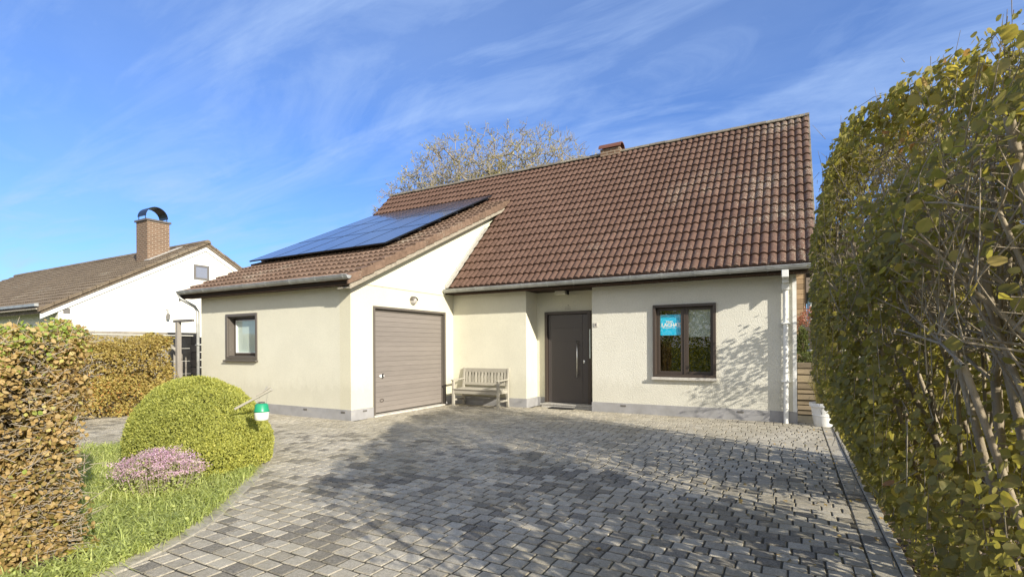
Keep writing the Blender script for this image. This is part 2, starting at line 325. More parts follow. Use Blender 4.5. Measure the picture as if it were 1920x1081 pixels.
# unseen bright cloud veil added behind the camera, sun's side, to lift the shade
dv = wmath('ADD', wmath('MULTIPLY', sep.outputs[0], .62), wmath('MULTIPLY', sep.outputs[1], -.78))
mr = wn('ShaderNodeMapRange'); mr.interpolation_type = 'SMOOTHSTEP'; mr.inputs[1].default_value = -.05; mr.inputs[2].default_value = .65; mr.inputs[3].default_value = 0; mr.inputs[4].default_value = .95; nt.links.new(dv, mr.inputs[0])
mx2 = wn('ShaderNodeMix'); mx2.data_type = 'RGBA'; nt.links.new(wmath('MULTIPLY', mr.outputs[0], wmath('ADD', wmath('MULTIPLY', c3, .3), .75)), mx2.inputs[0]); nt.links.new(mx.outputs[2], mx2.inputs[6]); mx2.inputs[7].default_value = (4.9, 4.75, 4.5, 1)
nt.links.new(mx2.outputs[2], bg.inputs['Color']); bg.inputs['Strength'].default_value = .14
S.view_settings.view_transform = 'Standard'; S.view_settings.look = 'None'; S.view_settings.exposure = .76; S.view_settings.gamma = 1
S.cycles.max_bounces = 8; S.cycles.transparent_max_bounces = 12; S.cycles.diffuse_bounces = 4

# ------------------------------------------------------------------ ground and paving
def struct(name, mb, mat, **k):
    o = mb.build(name, mat, **k); o['kind'] = 'structure'; return o
g = MB().add([(-400, -400, GZ - .06), (400, -400, GZ - .06), (400, 400, GZ - .06), (-400, 400, GZ - .06)], [(0, 1, 2, 3)])
struct('ground', g, m_lawn)
bed = [(-3.35, -10.3), (-3.65, -9.75), (-3.92, -9.15), (-4.08, -8.7), (-4.32, -8.28), (-4.75, -7.80), (-5.2, -7.3), (-5.7, -6.83), (-6.2, -6.36), (-6.75, -5.92), (-7.35, -5.6), (-7.95, -5.5), (-8.5, -5.7), (-8.85, -6.2), (-8.8, -6.85), (-8.75, -7.2), (-9.3, -7.5), (-10.6, -8.3), (-12, -8.6), (-12, -10.6), (-3.35, -10.6)]
def inpoly(x, y, P):
    c = False; j = len(P) - 1
    for i in range(len(P)):
        if (P[i][1] > y) != (P[j][1] > y) and x < (P[j][0] - P[i][0]) * (y - P[i][1]) / (P[j][1] - P[i][1]) + P[i][0]: c = not c
        j = i
    return c
base = MB().add([(-14, -13.5, GZ - .0065), (.54, -13.5, GZ - .0065), (.54, 4, GZ - .0065), (-14, 4, GZ - .0065)], [(0, 1, 2, 3)])
struct('driveway_bedding', base, m_joint)
V = []; F = []; A = []
nrow = 0; y = -13.3; PY = .134
while y < 3:
    x = -13.2 + (.076 if nrow % 2 else 0) + random.uniform(-.012, .012); nrow += 1
    while x < .36:
        wd = (.152 + random.gauss(0, .003) if random.random() > .06 else random.choice([.10, .20])); x1 = min(x + wd, .375); ym = y + PY / 2; xm = (x + x1) / 2
        inside = (ym > .05 and xm > -4) or (ym > -.08 and xm < -5.5 and xm > -7.6) or (ym > .5) or (xm < -7.6 and xm > -12.75 and ym > -3.5) or (xm < -12.4 and ym > -6.3 and False)
        if x1 - x > .05 and not inside and not inpoly(xm, ym, bed):
            jx = [random.gauss(0, .0018) for _ in range(8)]; g_ = .0042; bv = .0075; h = random.gauss(0, .0008); tx, ty = random.gauss(0, .0008), random.gauss(0, .0008)
            n = len(V)
            cs = [(x + g_, y + g_), (x1 - g_, y + g_), (x1 - g_, y + PY - g_), (x + g_, y + PY - g_)]
            for i, (cx, cy) in enumerate(cs): V.append((cx + jx[i], cy + jx[i + 4], GZ - .0095))
            for i, (cx, cy) in enumerate(cs):
                sx = 1 if i in (0, 3) else -1; sy = 1 if i in (0, 1) else -1
                V.append((cx + jx[i] + sx * bv, cy + jx[i + 4] + sy * bv, GZ + h + sx * tx + sy * ty))
            F += [(n + 4, n + 5, n + 6, n + 7)] + [(n + i, n + (i + 1) % 4, n + 4 + (i + 1) % 4, n + 4 + i) for i in range(4)]
            # dark blocks gather in loose patches
            dk = math.sin(xm * 1.7 + 1.2 * math.sin(ym * 1.3)) * math.sin(ym * 2.1 + .8 * math.sin(xm * 2.3))
            a = random.uniform(.15, 1)
            if ym < -4.5 and random.random() < (.09 + .60 * max(0, dk) ** 1.5): a = random.uniform(0, .12)
            A += [0] * 4 + [a] * 4
        x = x1 if x1 > x else x + .1
    y += PY
o = np_mesh('driveway', V, np.array(F), m_pave, None, False, A); o['kind'] = 'structure'
# edging course along the tall hedge and kerb round the planted bed
kb = MB(); y = -13.3
while y < .9:
    l = random.uniform(.19, .22); kb.box(.383, .531, y + .004, y + l - .004, GZ - .05, GZ + random.gauss(0, .002), random.random()); y += l
struct('edging_course', kb, m_pave, bevel=.007)
kb = MB(); y = -13.3
while y < 1.2:
    kb.box(.537, .60, y + .003, y + .997, GZ - .1, GZ + .018, .6); y += 1.0
struct('kerb_strip', kb, m_kerb, bevel=.008)
arc = bed[:15]; kb = MB()
def smooth_path(P, k=6):
    out = []
    for i in range(len(P) - 1):
        p0 = P[max(i - 1, 0)]; p1 = P[i]; p2 = P[i + 1]; p3 = P[min(i + 2, len(P) - 1)]
        for j in range(k):
            t = j / k
            out.append(tuple(.5 * (2 * p1[q] + (p2[q] - p0[q]) * t + (2 * p0[q] - 5 * p1[q] + 4 * p2[q] - p3[q]) * t * t + (3 * p1[q] - p0[q] - 3 * p2[q] + p3[q]) * t ** 3) for q in (0, 1)))
    out.append(P[-1]); return out
ap = smooth_path(arc, 4)
vs = []; fs = []
for i, p in enumerate(ap):
    q = ap[min(i + 1, len(ap) - 1)]; o_ = ap[max(i - 1, 0)]; d = Vector((q[0] - o_[0], q[1] - o_[1])).normalized(); nn = Vector((d.y, -d.x))
    for k, (s, z) in enumerate(((-.05, -.02), (-.05, .012), (.075, .010), (.085, -.02))):
        vs.append((p[0] + nn.x * s, p[1] + nn.y * s, GZ + z + random.gauss(0, .0015)))
for i in range(len(ap) - 1):
    for k in range(3): fs.append((i * 4 + k, i * 4 + k + 1, i * 4 + 5 + k, i * 4 + 4 + k))
kb.add(vs, fs); struct('bed_kerb', kb, m_kerb)
bm_ = MB().add([(p[0], p[1], GZ - .004) for p in bed], [list(range(len(bed)))]); struct('bed_soil', bm_, m_soil)
bm_ = MB().add([(.6, -13, GZ - .008), (3.2, -13, GZ - .008), (3.2, .9, GZ - .008), (.6, .9, GZ - .008)], [(0, 1, 2, 3)]); struct('hedge_soil', bm_, m_soil)

# ------------------------------------------------------------------ the house
H = thing('house', 'cream rendered bungalow with brown tiled roofs, garage wing and solar panels', 'house', (-6, 2, GZ))
W1, WB, Xg, Xl, G = -3.947, -5.551, -7.644, -12.693, -3.523
WT = 2.60
# main front wall right of the door (window opening)
b = MB(); wx0, wx1, wz0, wz1 = -2.607, -1.380, .585, 2.07
b.box(W1, wx0, 0, .3, 0, WT); b.box(wx1, 0, 0, .3, 0, WT); b.box(wx0, wx1, 0, .3, 0, wz0); b.box(wx0, wx1, 0, .3, wz1, WT)
b.box(W1, W1 + .28, .3, 1.2, 0, WT); b.build('front_wall', m_rough, H)
YB = -.086
b = MB(); b.box(Xg + .001, WB, YB, YB + .3, 0, WT); b.box(WB - .3, WB, YB + .3, .5, 0, WT)
b.box(WB - .3, -5.315, .5, .8, 0, WT); b.box(-4.143, W1 + .0, .5, .8, 0, WT); b.box(-5.315, -4.143, .5, .8, 2.055, WT)
b.build('porch_wall', m_stucco, H)
# garage wing
gy0, gy1, gz1 = -2.92, -.427, 2.086
b = MB(); b.box(Xg - .3, Xg, G, gy0, 0, 2.50); b.box(Xg - .3, Xg, gy1, YB + .3, 0, 2.50); b.box(Xg - .3, Xg, gy0, gy1, gz1, 2.50)
b.build('garage_side_wall', m_gar, H)
lx0, lx1, lz0, lz1 = -11.69, -10.53, .972, 2.015
b = MB(); b.box(Xl, lx0, G, G + .3, 0, 2.52); b.box(lx1, Xg - .3005, G, G + .3, 0, 2.52); b.box(lx0, lx1, G, G + .3, 0, lz0); b.box(lx0, lx1, G, G + .3, lz1, 2.52)
b.box(Xg - .3005, Xg - .0015, G + .0015, G + .3, 2.5, 2.52)
b.box(Xl, Xl + .3, G + .3, 7.6, 0, 2.52); b.build('garage_front_wall', m_stucco, H)
def Zw(y): return 2.68 + .478 * (y + 3.57)        # wing tile plane
def Zm(y): return 2.68 + .985 * (y + .45)         # main tile plane
YR, ZR = 3.80, Zm(3.80)
b = MB(); b.prism([(G, 2.503), (YB + .02, 2.503), (-.02, 2.60), (2.3, Zw(2.3) - .19), (G, Zw(G) - .19)], 'x', Xg - .3, Xg + .018); b.build('gable_panel', m_gable, H)
# right gable and rear walls
b = MB(); b.prism([(.3, 0), (7.6, 0), (7.6, 2.55), (YR, Zm(YR) - .2), (.3, Zm(.3) - .2)], 'x', -.3, 0); b.build('side_gable_wall', m_rough, H)
b = MB(); b.box(Xl + .3, -.3, 7.3, 7.6, 0, 2.55); b.prism([(G + .3, 2.53), (7.6, 2.53), (YR, Zm(YR) - .2), (2.5, Zw(2.5) - .2), (G + .3, Zw(G + .3) - .2)], 'x', Xl, Xl + .3); b.build('rear_wall', m_stucco, H)
# interior: floors and rooms keep the windows dark
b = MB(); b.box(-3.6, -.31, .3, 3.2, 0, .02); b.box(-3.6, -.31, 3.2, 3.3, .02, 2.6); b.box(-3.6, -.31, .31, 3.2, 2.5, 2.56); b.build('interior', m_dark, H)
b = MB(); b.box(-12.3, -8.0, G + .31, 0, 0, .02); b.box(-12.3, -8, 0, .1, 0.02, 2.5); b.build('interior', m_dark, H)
# plinth
b = MB(); P_ = .012
b.box(W1 - P_, 0 + P_, -P_, .05, GZ - .1, 0); b.box(0 - .02, P_, .05, 7.6, GZ - .1, 0)
b.box(W1 - P_, W1 + .1, .05, .5, GZ - .1, 0)
b.box(Xg + P_, WB + P_, YB - P_, YB + .1, GZ - .1, 0); b.box(WB - .1, WB + P_, YB + .1, .5, GZ - .1, 0)
b.box(WB, -5.33, .5 - P_, .6, GZ - .1, -.0); b.box(-4.13, W1 - P_, .5 - P_, .6, GZ - .1, -.0)
b.box(Xg - .1, Xg + P_, G - P_, gy0, GZ - .1, 0); b.box(Xg - .1, Xg + P_, gy1, YB - P_, GZ - .1, 0)
b.box(Xl - P_, Xg - .1, G - P_, G + .1, GZ - .1, 0); b.box(Xl - P_, Xl + .05, G + .1, 7.6, GZ - .1, 0)
pl = b.build('plinth', m_plinth, H)
for (x, y_, ax) in ((-9.0, G - P_, 'y'), (-7.9, G - P_, 'y'), (-3.3, -P_, 'y'), (-1.0, -P_, 'y')):
    v = MB(); v.box(x, x + .11, y_ - .008, y_ + .01, -.07, -.035); [v.box(x + .008, x + .102, y_ - .011, y_ - .007, zz_, zz_ + .004) for zz_ in (-.064, -.055, -.046)]; v.build('air_vent', m_ngrey, pl)
v = MB(); v.box(Xg + P_ - .01, Xg + P_ + .008, G + .30, G + .41, -.07, -.035); [v.box(Xg + P_ + .007, Xg + P_ + .011, G + .308, G + .402, z__, z__ + .004) for z__ in (-.064, -.055, -.046)]; v.build('air_vent', m_ngrey, pl)

# ---- roofs: real double-roman tile relief
def tile_field(x0, x1, y0, z0, slope, rows, gauge=.345, roll=.15, amp=.044, step=.042, ns=12, keep=None, y_start=0, flip=False):
    c = math.cos(math.atan(slope)); s = math.sin(math.atan(slope)); V = []; F = []; A = []
    ntile = int(math.ceil((x1 - x0) / (2 * roll)))
    for i in range(rows):
        for t in range(ntile):
            xa = x1 - (t + 1) * 2 * roll; xb = xa + 2 * roll
            if keep and not keep(i, (xa + xb) / 2): continue
            xa = max(xa, x0); j = random.gauss(0, .004); tilt = random.gauss(0, .0035); a = min(1, max(0, random.gauss(.5, .22))); n = len(V); m = max(3, int(round(ns * 2 * (xb - xa) / (2 * roll))))
            for li, (ss, hh) in enumerate(((i * gauge + j, -.012), (i * gauge + j, step), (i * gauge + j + .012, step + .004), ((i + 1) * gauge + .02, .002))):
                for k in range(m + 1):
                    x = xa + (xb - xa) * k / m; ph = ((x1 - x) / roll) % 1.0
                    pr = abs(math.sin(math.pi * ph)) ** .75
                    h = hh + (amp * pr if li else 0) + tilt * (k / m - .5)
                    h += .007 * math.sin(x * .9 + 1.3) * math.sin(ss * 1.1 + x * .3) + .004 * math.sin(x * 2.7 + ss * 2.1); V.append((x, y0 + ss * c - h * s, z0 + ss * s + h * c)); A.append(a)
            for li in range(3):
                for k in range(m):
                    q = n + li * (m + 1) + k; F.append((q, q + 1, q + m + 2, q + m + 1))
    return V, F, A
def merge(name, parts, mat, parent):
    V = []; F = []; A = []
    for v, f, a in parts:
        n = len(V); V += v; F += [tuple(i + n for i in q) for q in f]; A += a
    return np_mesh(name, V, np.array(F), mat, parent, True, A)
def shade_auto(o, ang=.7):
    e = o.modifiers.new('edge', 'EDGE_SPLIT'); e.split_angle = ang
gsl = .985; cg = math.cos(math.atan(gsl)); rows = int((YR + .45) / cg / .345 + .999); gm = (YR + .45) / cg / rows
XR = .30; XL2 = -13.2
rowcut = lambda i, x: x > -7.5 or (-.45 + (i + 1) * gm * cg) > 2.25
main = merge('main_roof', [tile_field(XL2, XR, -.45, 2.655, gsl, rows, gm, keep=rowcut)], m_tile, H); shade_auto(main)
b = MB(); b.prism([(-.40, 2.60), (YR, ZR - .05), (8.1, 2.55), (8.1, 2.45), (YR, ZR - .16), (-.40, 2.50)], 'x', -7.38, XR - .01)
b.prism([(2.45, Zm(2.45) - .08), (YR, ZR - .05), (8.1, 2.55), (8.1, 2.45), (YR, ZR - .16), (2.45, Zm(2.45) - .2)], 'x', XL2 + .01, -7.38)
b.build('roof_deck', m_tile, main)
tw = .478; ctw = math.cos(math.atan(tw)); rw = int((2.6 + 3.85) / ctw / .345); gw = (2.62 + 3.85) / ctw / rw
XWR = -7.36; XWL = -13.12
wing = merge('wing_roof', [tile_field(XWL, XWR, -3.85, Zw(-3.85) - .03, tw, rw, gw)], m_tile2, H); shade_auto(wing)
b = MB(); b.prism([(-3.80, Zw(-3.8) - .06), (2.4, Zw(2.4) - .06), (2.4, Zw(2.4) - .16), (-3.8, Zw(-3.8) - .16)], 'x', XWL + .01, XWR - .06); b.build('roof_deck', m_tile2, wing)
# stepped verge tiles on the wing's gable
b = MB(); nv = rw
for i in range(nv + 1):
    y0 = -3.87 + i * gw * ctw; y1 = y0 + gw * ctw + .03; z0 = Zw(y0) + .02; z1 = Zw(y1) + .02 - .02
    if y0 > 2.45: break
    b.prism([(y0, z0 - .14), (y1, Zw(y1) - .145), (y1, z1), (y0, z0 + .02)], 'x', XWR - .015 + random.gauss(0, .003), XWR + .035 + random.gauss(0, .003), random.random())
    b.prism([(y0, z0 + .0), (y1, z1 - .02), (y1, z1 + .015), (y0, z0 + .045)], 'x', XWR - .13, XWR + .03, random.random())
b.build('verge_tiles', m_tile2, wing, bevel=.006)
b = MB(); b.prism([(-3.80, Zw(-3.8) - .12), (2.62, Zw(2.62) - .12), (2.62, Zw(2.62) - .235), (-3.80, Zw(-3.8) - .235)], 'x', XWR - .03, XWR + .0)
b.prism([(-3.80, Zw(-3.8) - .20), (2.5, Zw(2.5) - .20), (2.5, Zw(2.5) - .225), (-3.80, Zw(-3.8) - .225)], 'x', Xg - .05, XWR - .031)
b.build('verge_board', m_vergeb, wing)
b = MB(); b.prism([(-3.80, Zw(-3.8) - .03), (2.5, Zw(2.5) - .03), (2.5, Zw(2.5) - .2), (-3.80, Zw(-3.8) - .2)], 'x', XWL - .03, XWL + .02); b.build('verge_board', m_vergeb, wing)
# main verge strip right and lead flashing along the garage gable
b = MB()
for i in range(rows):
    y0 = -.46 + i * gm * cg; y1 = y0 + gm * cg + .02
    b.prism([(y0, Zm(y0) - .10), (y1, Zm(y1) - .11), (y1, Zm(y1) + .005), (y0, Zm(y0) + .035)], 'x', XR - .02, XR + .025, random.random())
b.build('verge_tiles', m_ridge, main, bevel=.005)
b = MB(); b.prism([(-.42, 2.55), (YR, ZR - .12), (YR, ZR - .30), (-.42, 2.37)], 'x', XR - .04, XR - .01); b.prism([(8.1, 2.5), (YR, ZR - .12), (YR, ZR - .30), (8.1, 2.36)], 'x', XR - .04, XR - .01)
b.prism([(YR, ZR - .30), (.0, Zm(0) - .30), (.0, Zm(0) - .34), (YR, ZR - .34)], 'x', .0, XR - .04); b.build('verge_board', m_vergeb, main)
b = MB(); b.prism([(3.0, Zm(3.0) - .03), (YR, ZR - .02), (YR, ZR - .2), (3.0, Zm(3.0) - .2)], 'x', XL2 - .03, XL2 + .015); b.build('verge_board', m_vergeb, main)
b = MB()
for i in range(8):
    y0 = -.46 + i * gm * cg; y1 = min(y0 + gm * cg, 2.35)
    b.prism([(y0, Zm(y0) - .06), (y1, Zm(y1) - .06), (y1, Zm(y1) + .085), (y0, Zm(y0) + .095)], 'x', Xg + .019, Xg + .034, random.random())
    b.prism([(y0, Zm(y0) + .01), (y1, Zm(y1) + .005), (y1, Zm(y1) + .022), (y0, Zm(y0) + .034)], 'x', Xg + .034, Xg + .12, random.random())
b.build('lead_flashing', m_stone, main)
# ridge tiles
b = MB(); x = XL2 - .02; k = 0
while x < XR:
    x2 = min(x + .42, XR + .03); prof = []
    lift = .012 if k % 2 else 0.0
    for t in range(9):
        a_ = math.pi * (.08 + .84 * t / 8); prof.append((YR + .135 * math.cos(a_), ZR - .055 + .125 * math.sin(a_) + .004 * (k % 3)))
    prof2 = [(YR + (p[0] - YR) * .86, p[1] - .018) for p in prof][::-1]
    b.prism(prof + prof2, 'x', x, x2 - .008, random.random()); x = x2; k += 1
    if x >= XR: break
b.build('ridge_tiles', m_ridge, main, smooth=False)
# half-round cowl on the ridge
cw = MB(); xa, xb = -5.02, -4.36
cw.box(xa + .04, xb - .04, YR - .18, YR + .18, ZR - .1, ZR + .12); pb = cw.build('flue_base', m_chim, H)
cw = MB(); pr = [(YR + .24 * math.cos(math.pi * t / 12), ZR + .12 + .17 * math.sin(math.pi * t / 12)) for t in range(13)]
pr2 = [(YR + .215 * math.cos(math.pi * t / 12), ZR + .12 + .145 * math.sin(math.pi * t / 12)) for t in range(13)][::-1]
m_cowl = M('rusty_cowl', (.16, .065, .04), .6); cw.prism(pr + pr2, 'x', xa, xb); cw.build('flue_cowl', m_cowl, pb)
# soffits, gutters
b = MB(); b.box(-7.62, XR - .02, -.42, YB, 2.53, 2.56); b.box(WB, W1 - .001, YB, .499, 2.53, 2.56); b.box(W1, XR - .02, YB, -.001, 2.53, 2.56); b.box(Xg + .02, XR - .02, -.445, -.42, 2.52, 2.64); so1 = b.build('soffit', m_soffit, H)
b = MB(); b.box(XWL + .03, XWR - .035, -3.80, G - .001, 2.44, 2.46); b.box(XWL + .03, XWR - .035, -3.82, -3.80, 2.43, 2.54); b.build('soffit', m_soffit, H)
def gutter(name, x0, x1, yo, zt, r=.068, brk=.62):
    gt = MB(); prof = []
    for t in range(11):
        a_ = math.pi + math.pi * t / 10; prof.append((yo + r * math.cos(a_), zt + r * 1.05 * math.sin(a_)))
    inner = [(yo + (r - .006) * math.cos(math.pi + math.pi * t / 10), zt + (r - .006) * 1.05 * math.sin(math.pi + math.pi * t / 10)) for t in range(11)][::-1]
    gt.prism(prof + inner, 'x', x0, x1)
    gt.tube([(x0, yo - r, zt + .004), (x1, yo - r, zt + .004)], .0105, 8)
    for xe in (x0, x1 - .004): gt.prism(prof, 'x', xe, xe + .004)
    go = gt.build(name, m_zinc, H)
    x = x0 + .3
    while x < x1 - .1:
        br = MB(); pp = [(yo + (r + .005) * math.cos(math.pi + math.pi * t / 10), zt + (r * 1.05 + .005) * math.sin(math.pi + math.pi * t / 10)) for t in range(11)]
        pi_ = [(yo + (r + .0005) * math.cos(math.pi + math.pi * t / 10), zt + (r * 1.05 + .0005) * math.sin(math.pi + math.pi * t / 10)) for t in range(11)][::-1]
        br.prism(pp + pi_, 'x', x, x + .03); br.box(x, x + .03, yo - r - .013, yo + r, zt + .014, zt + .020); br.build('gutter_bracket', m_zinc, go); x += brk
    return go
gutter('gutter', Xg + .06, .24, -.52, 2.625)
gutter('gutter', -12.98, -7.30, -3.885, 2.58, brk=.75)
# downpipes
d = MB(); d.tube([(-.172, -.075, GZ), (-.172, -.075, 2.40)], .042, 16); dp = d.build('downpipe', m_white, H, smooth=True); shade_auto(dp)
d = MB(); d.box(-.232, -.112, -.15, -.01, 2.24, 2.36); d.box(-.226, -.118, -.30, -.01, 2.36, 2.43); d.box(-.226, -.118, -.56, -.02, 2.43, 2.555); d.build('hopper', m_white, dp, bevel=.006)
for zc in (.55, 1.62):
    d = MB(); d.box(-.245, -.10, -.13, -.001, zc, zc + .022); d.build('pipe_bracket', m_white, dp)
d = MB(); d.box(-.06, .005, -.022, -.001, 0, 2.45); d.build('corner_strip', m_white, H)
d = MB(); d.tube([(-12.98, -3.885, 2.50), (-12.96, -3.86, 2.42), (-12.80, -3.62, 2.24), (-12.77, -3.56, 2.12), (-12.77, -3.56, GZ)], .036, 12); dp2 = d.build('downpipe', m_zinc, H, smooth=True)
d = MB(); d.box(-12.82, -12.70, -3.605, -3.52, 1.30, 1.32); d.build('pipe_bracket', m_zinc, dp2)

# ---- windows
def frame_ring(mb, x0, x1, z0, z1, t, ya, yb):
    mb.box(x0, x0 + t, ya, yb, z0, z1); mb.box(x1 - t, x1, ya, yb, z0, z1); mb.box(x0 + t, x1 - t, ya, yb, z0, z0 + t); mb.box(x0 + t, x1 - t, ya, yb, z1 - t, z1)
win = MB(); frame_ring(win, wx0, wx1, wz0, wz1, .055, -.055, .16); win = win.build('window', m_frame, H, bevel=.003)
t = MB(); xm = (wx0 + wx1) / 2 + .0
frame_ring(t, wx0 + .055, xm - .012, wz0 + .055, wz1 - .055, .062, .07, .13); frame_ring(t, xm + .012, wx1 - .055, wz0 + .055, wz1 - .055, .062, .07, .13); t.box(xm - .012, xm + .012, .055, .13, wz0 + .055, wz1 - .055)
t.build('sash', m_frame, win, bevel=.004)
for (a0, a1) in ((wx0 + .12, xm - .075), (xm + .075, wx1 - .12)):
    t = MB(); t.box(a0 - .004, a1 + .004, .098, .104, wz0 + .115, wz1 - .115); t.build('pane', m_glass, win)
t = MB(); t.box(wx0 - .02, wx1 + .02, -.09, .12, wz0 - .055, wz0 - .001); t.build('sill', m_sillw, win, bevel=.004)
t = MB(); t.box(xm + .07, wx1 - .10, .150, .156, 1.425, 1.98); t.box(xm + .07, wx1 - .10, .145, .165, 1.405, 1.428); t.build('blind', m_blind, win)
# small wing window: deep reveal
win2 = MB(); frame_ring(win2, lx0, lx1, lz0, lz1, .06, G - .02, G + .05); frame_ring(win2, lx0 + .06, lx1 - .06, lz0 + .06, lz1 - .06, .02, G + .02, G + .2); win2 = win2.build('window', m_frame2, H, bevel=.003)
t = MB(); frame_ring(t, lx0 + .085, lx1 - .085, lz0 + .085, lz1 - .085, .055, G + .15, G + .21); t.build('sash', m_frame, win2, bevel=.004)
t = MB(); frame_ring(t, lx0 + .142, lx1 - .142, lz0 + .142, lz1 - .142, .012, G + .145, G + .19); t.build('glazing_bead', m_white, win2)
t = MB(); t.box(lx0 + .15, lx1 - .15, G + .172, G + .178, lz0 + .15, lz1 - .15); t.build('pane', m_glass, win2)
t = MB(); t.box(lx0 + .13, lx1 - .13, G + .19, G + .194, lz0 + .13, lz1 - .13); m_net = M('pale_net_curtain', (.62, .70, .66), .9); t.build('curtain', m_net, win2)
t = MB(); t.prism([(G - .07, lz0 - .055), (G + .1, lz0 - .055), (G + .1, lz0 - .002), (G - .07, lz0 - .025)], 'x', lx0 - .03, lx1 + .02); t.build('sill', m_frame2, win2, bevel=.003)

# ---- garage door
gd = MB(); f = .05
gd.box(Xg - .10, Xg + .022, gy0, gy0 + f, GZ, gz1); gd.box(Xg - .10, Xg + .022, gy1 - f, gy1, GZ, gz1); gd.box(Xg - .10, Xg + .022, gy0 + f, gy1 - f, gz1 - f, gz1)
gdo = gd.build('garage_door', m_frame2, H, bevel=.003)
gd = MB(); gd.box(Xg - .12, Xg - .055, gy0 + f, gy0 + f + .03, GZ + .05, gz1 - f); gd.box(Xg - .12, Xg - .055, gy1 - f - .03, gy1 - f, GZ + .05, gz1 - f); gd.box(Xg - .12, Xg - .055, gy0 + f + .03, gy1 - f - .03, gz1 - f - .05, gz1 - f); gd.build('door_lining', m_frame2, gdo)
zb = GZ + .06; zt = gz1 - f - .05; sec = (zt - zb) / 4
gd = MB()
for s_ in range(4):
    for q in range(5):
        rv = .5 + random.uniform(-.12, .12)
        z0 = zb + s_ * sec + q * sec / 5; z1 = z0 + sec / 5; gap = .010 if q == 0 else .004
        gd.prism([(Xg - .13, z0 + gap), (Xg - .13, z1), (Xg - .075, z1), (Xg - .070, z1 - .004), (Xg - .070, z0 + gap + .004), (Xg - .075, z0 + gap)], 'y', gy0 + f + .03, gy1 - f - .03, rv)
gp = gd.build('door_panel', m_gardoor, gdo)
gd = MB(); gd.box(Xg - .14, Xg - .078, gy0 + f + .03, gy1 - f - .03, zb, zt); gd.build('door_core', m_gardoor, gdo)
gd = MB(); gd.box(Xg - .2, Xg + .05, gy0 + .0, gy1, GZ - .05, GZ + .028); gd.build('threshold', m_sillw, gdo, bevel=.006)
hy, hz = -2.60, .62
hd = MB()
for k in range(16):
    pass
hv = [(Xg - .060, hy + .075 * math.cos(2 * math.pi * k / 20), hz + .032 * math.sin(2 * math.pi * k / 20)) for k in range(20)]
hv2 = [(Xg - .069, p[1], p[2]) for p in hv]; hd.add(hv + hv2, [list(range(20))] + [[i, (i + 1) % 20, (i + 1) % 20 + 20, i + 20] for i in range(20)]); he = hd.build('handle_plate', m_white, gdo)
hd = MB(); hd.tube([(Xg - .06, hy, hz), (Xg - .03, hy, hz)], .012, 10); hd.bar((Xg - .03, hy, hz + .05), (Xg - .03, hy, hz - .045), .014, .024, (1, 0, 0)); hd.build('handle', m_black, gdo)
hv = []; nseg = 20
hd = MB(); pts = [(Xg - .066, hy + .055 * math.cos(2 * math.pi * k / nseg), .10 + .028 * math.sin(2 * math.pi * k / nseg)) for k in range(nseg + 1)]; hd.tube(pts, .007, 6); hd.build('pull_recess', m_frame, gdo)

# ---- front door
dx0, dx1, dzt, dzb = -5.315, -4.143, 2.055, -.118
fd = MB(); fd.box(dx0, dx0 + .07, .43, .62, dzb, dzt); fd.box(dx1 - .07, dx1, .43, .62, dzb, dzt); fd.box(dx0 + .07, dx1 - .07, .43, .62, dzt - .065, dzt); fdo = fd.build('front_door', m_frame, H, bevel=.004)
fd = MB(); a0, a1 = dx0 + .082, dx1 - .082; mid = [(dzb + .01, dzb + 1.46), (dzb + 1.466, dzb + 1.78), (dzb + 1.786, dzt - .075)]
xs = a1 - .135
for z0, z1 in mid: fd.box(a0 + .05, xs - .003, .485, .54, z0, z1)
fd.box(xs + .003, a1, .485, .54, dzb + .01, dzt - .075); fd.box(a0, a0 + .044, .485, .54, dzb + .01, dzt - .075); fd.box(a0, a1, .495, .545, dzb + .01, dzt - .075); fd.build('door_leaf', m_door, fdo)
fd = MB(); hx = -4.475; fd.tube([(hx, .425, .50), (hx, .425, 1.36)], .0155, 12); [fd.tube([(hx, .425, zq), (hx, .487, zq)], .009, 8) for zq in (.60, 1.26)]; fd.build('bar_handle', m_steel, fdo, smooth=True)
fd = MB(); fd.lathe(0, 0, [(0.0, 0), (.027, 0), (.027, .008), (.012, .014), (.0, .014)], 16); fd.v = [(-4.325 + p[0] * .9, .485 - p[2], .86 + p[1] * 1.5) for p in fd.v]; fd.build('lock', m_steel, fdo)
fd = MB(); fd.box(dx0 + .02, dx1 + .19, .20, .62, GZ - .02, dzb - .002); fd.box(dx0 - .02, dx1 + .18, .185, .22, dzb - .03, dzb + .0); fd.build('threshold', m_stone, fdo, bevel=.004)
fd = MB(); fd.box(dx1 - .028, dx1 - .004, .422, .4295, .95, 1.62); fd.build('side_glazing', m_net, fdo)
# door mat
b = MB(); b.box(-5.02, -4.42, -.03, .18, GZ + .004, GZ + .022)
for i in range(24): b.box(-5.0 + i * .024, -5.0 + i * .024 + .012, -.01, .16, GZ + .022, GZ + .027)
mt = b.build('doormat', m_black); tag(mt, 'thin black doormat lying in front of the brown front door step', 'doormat')

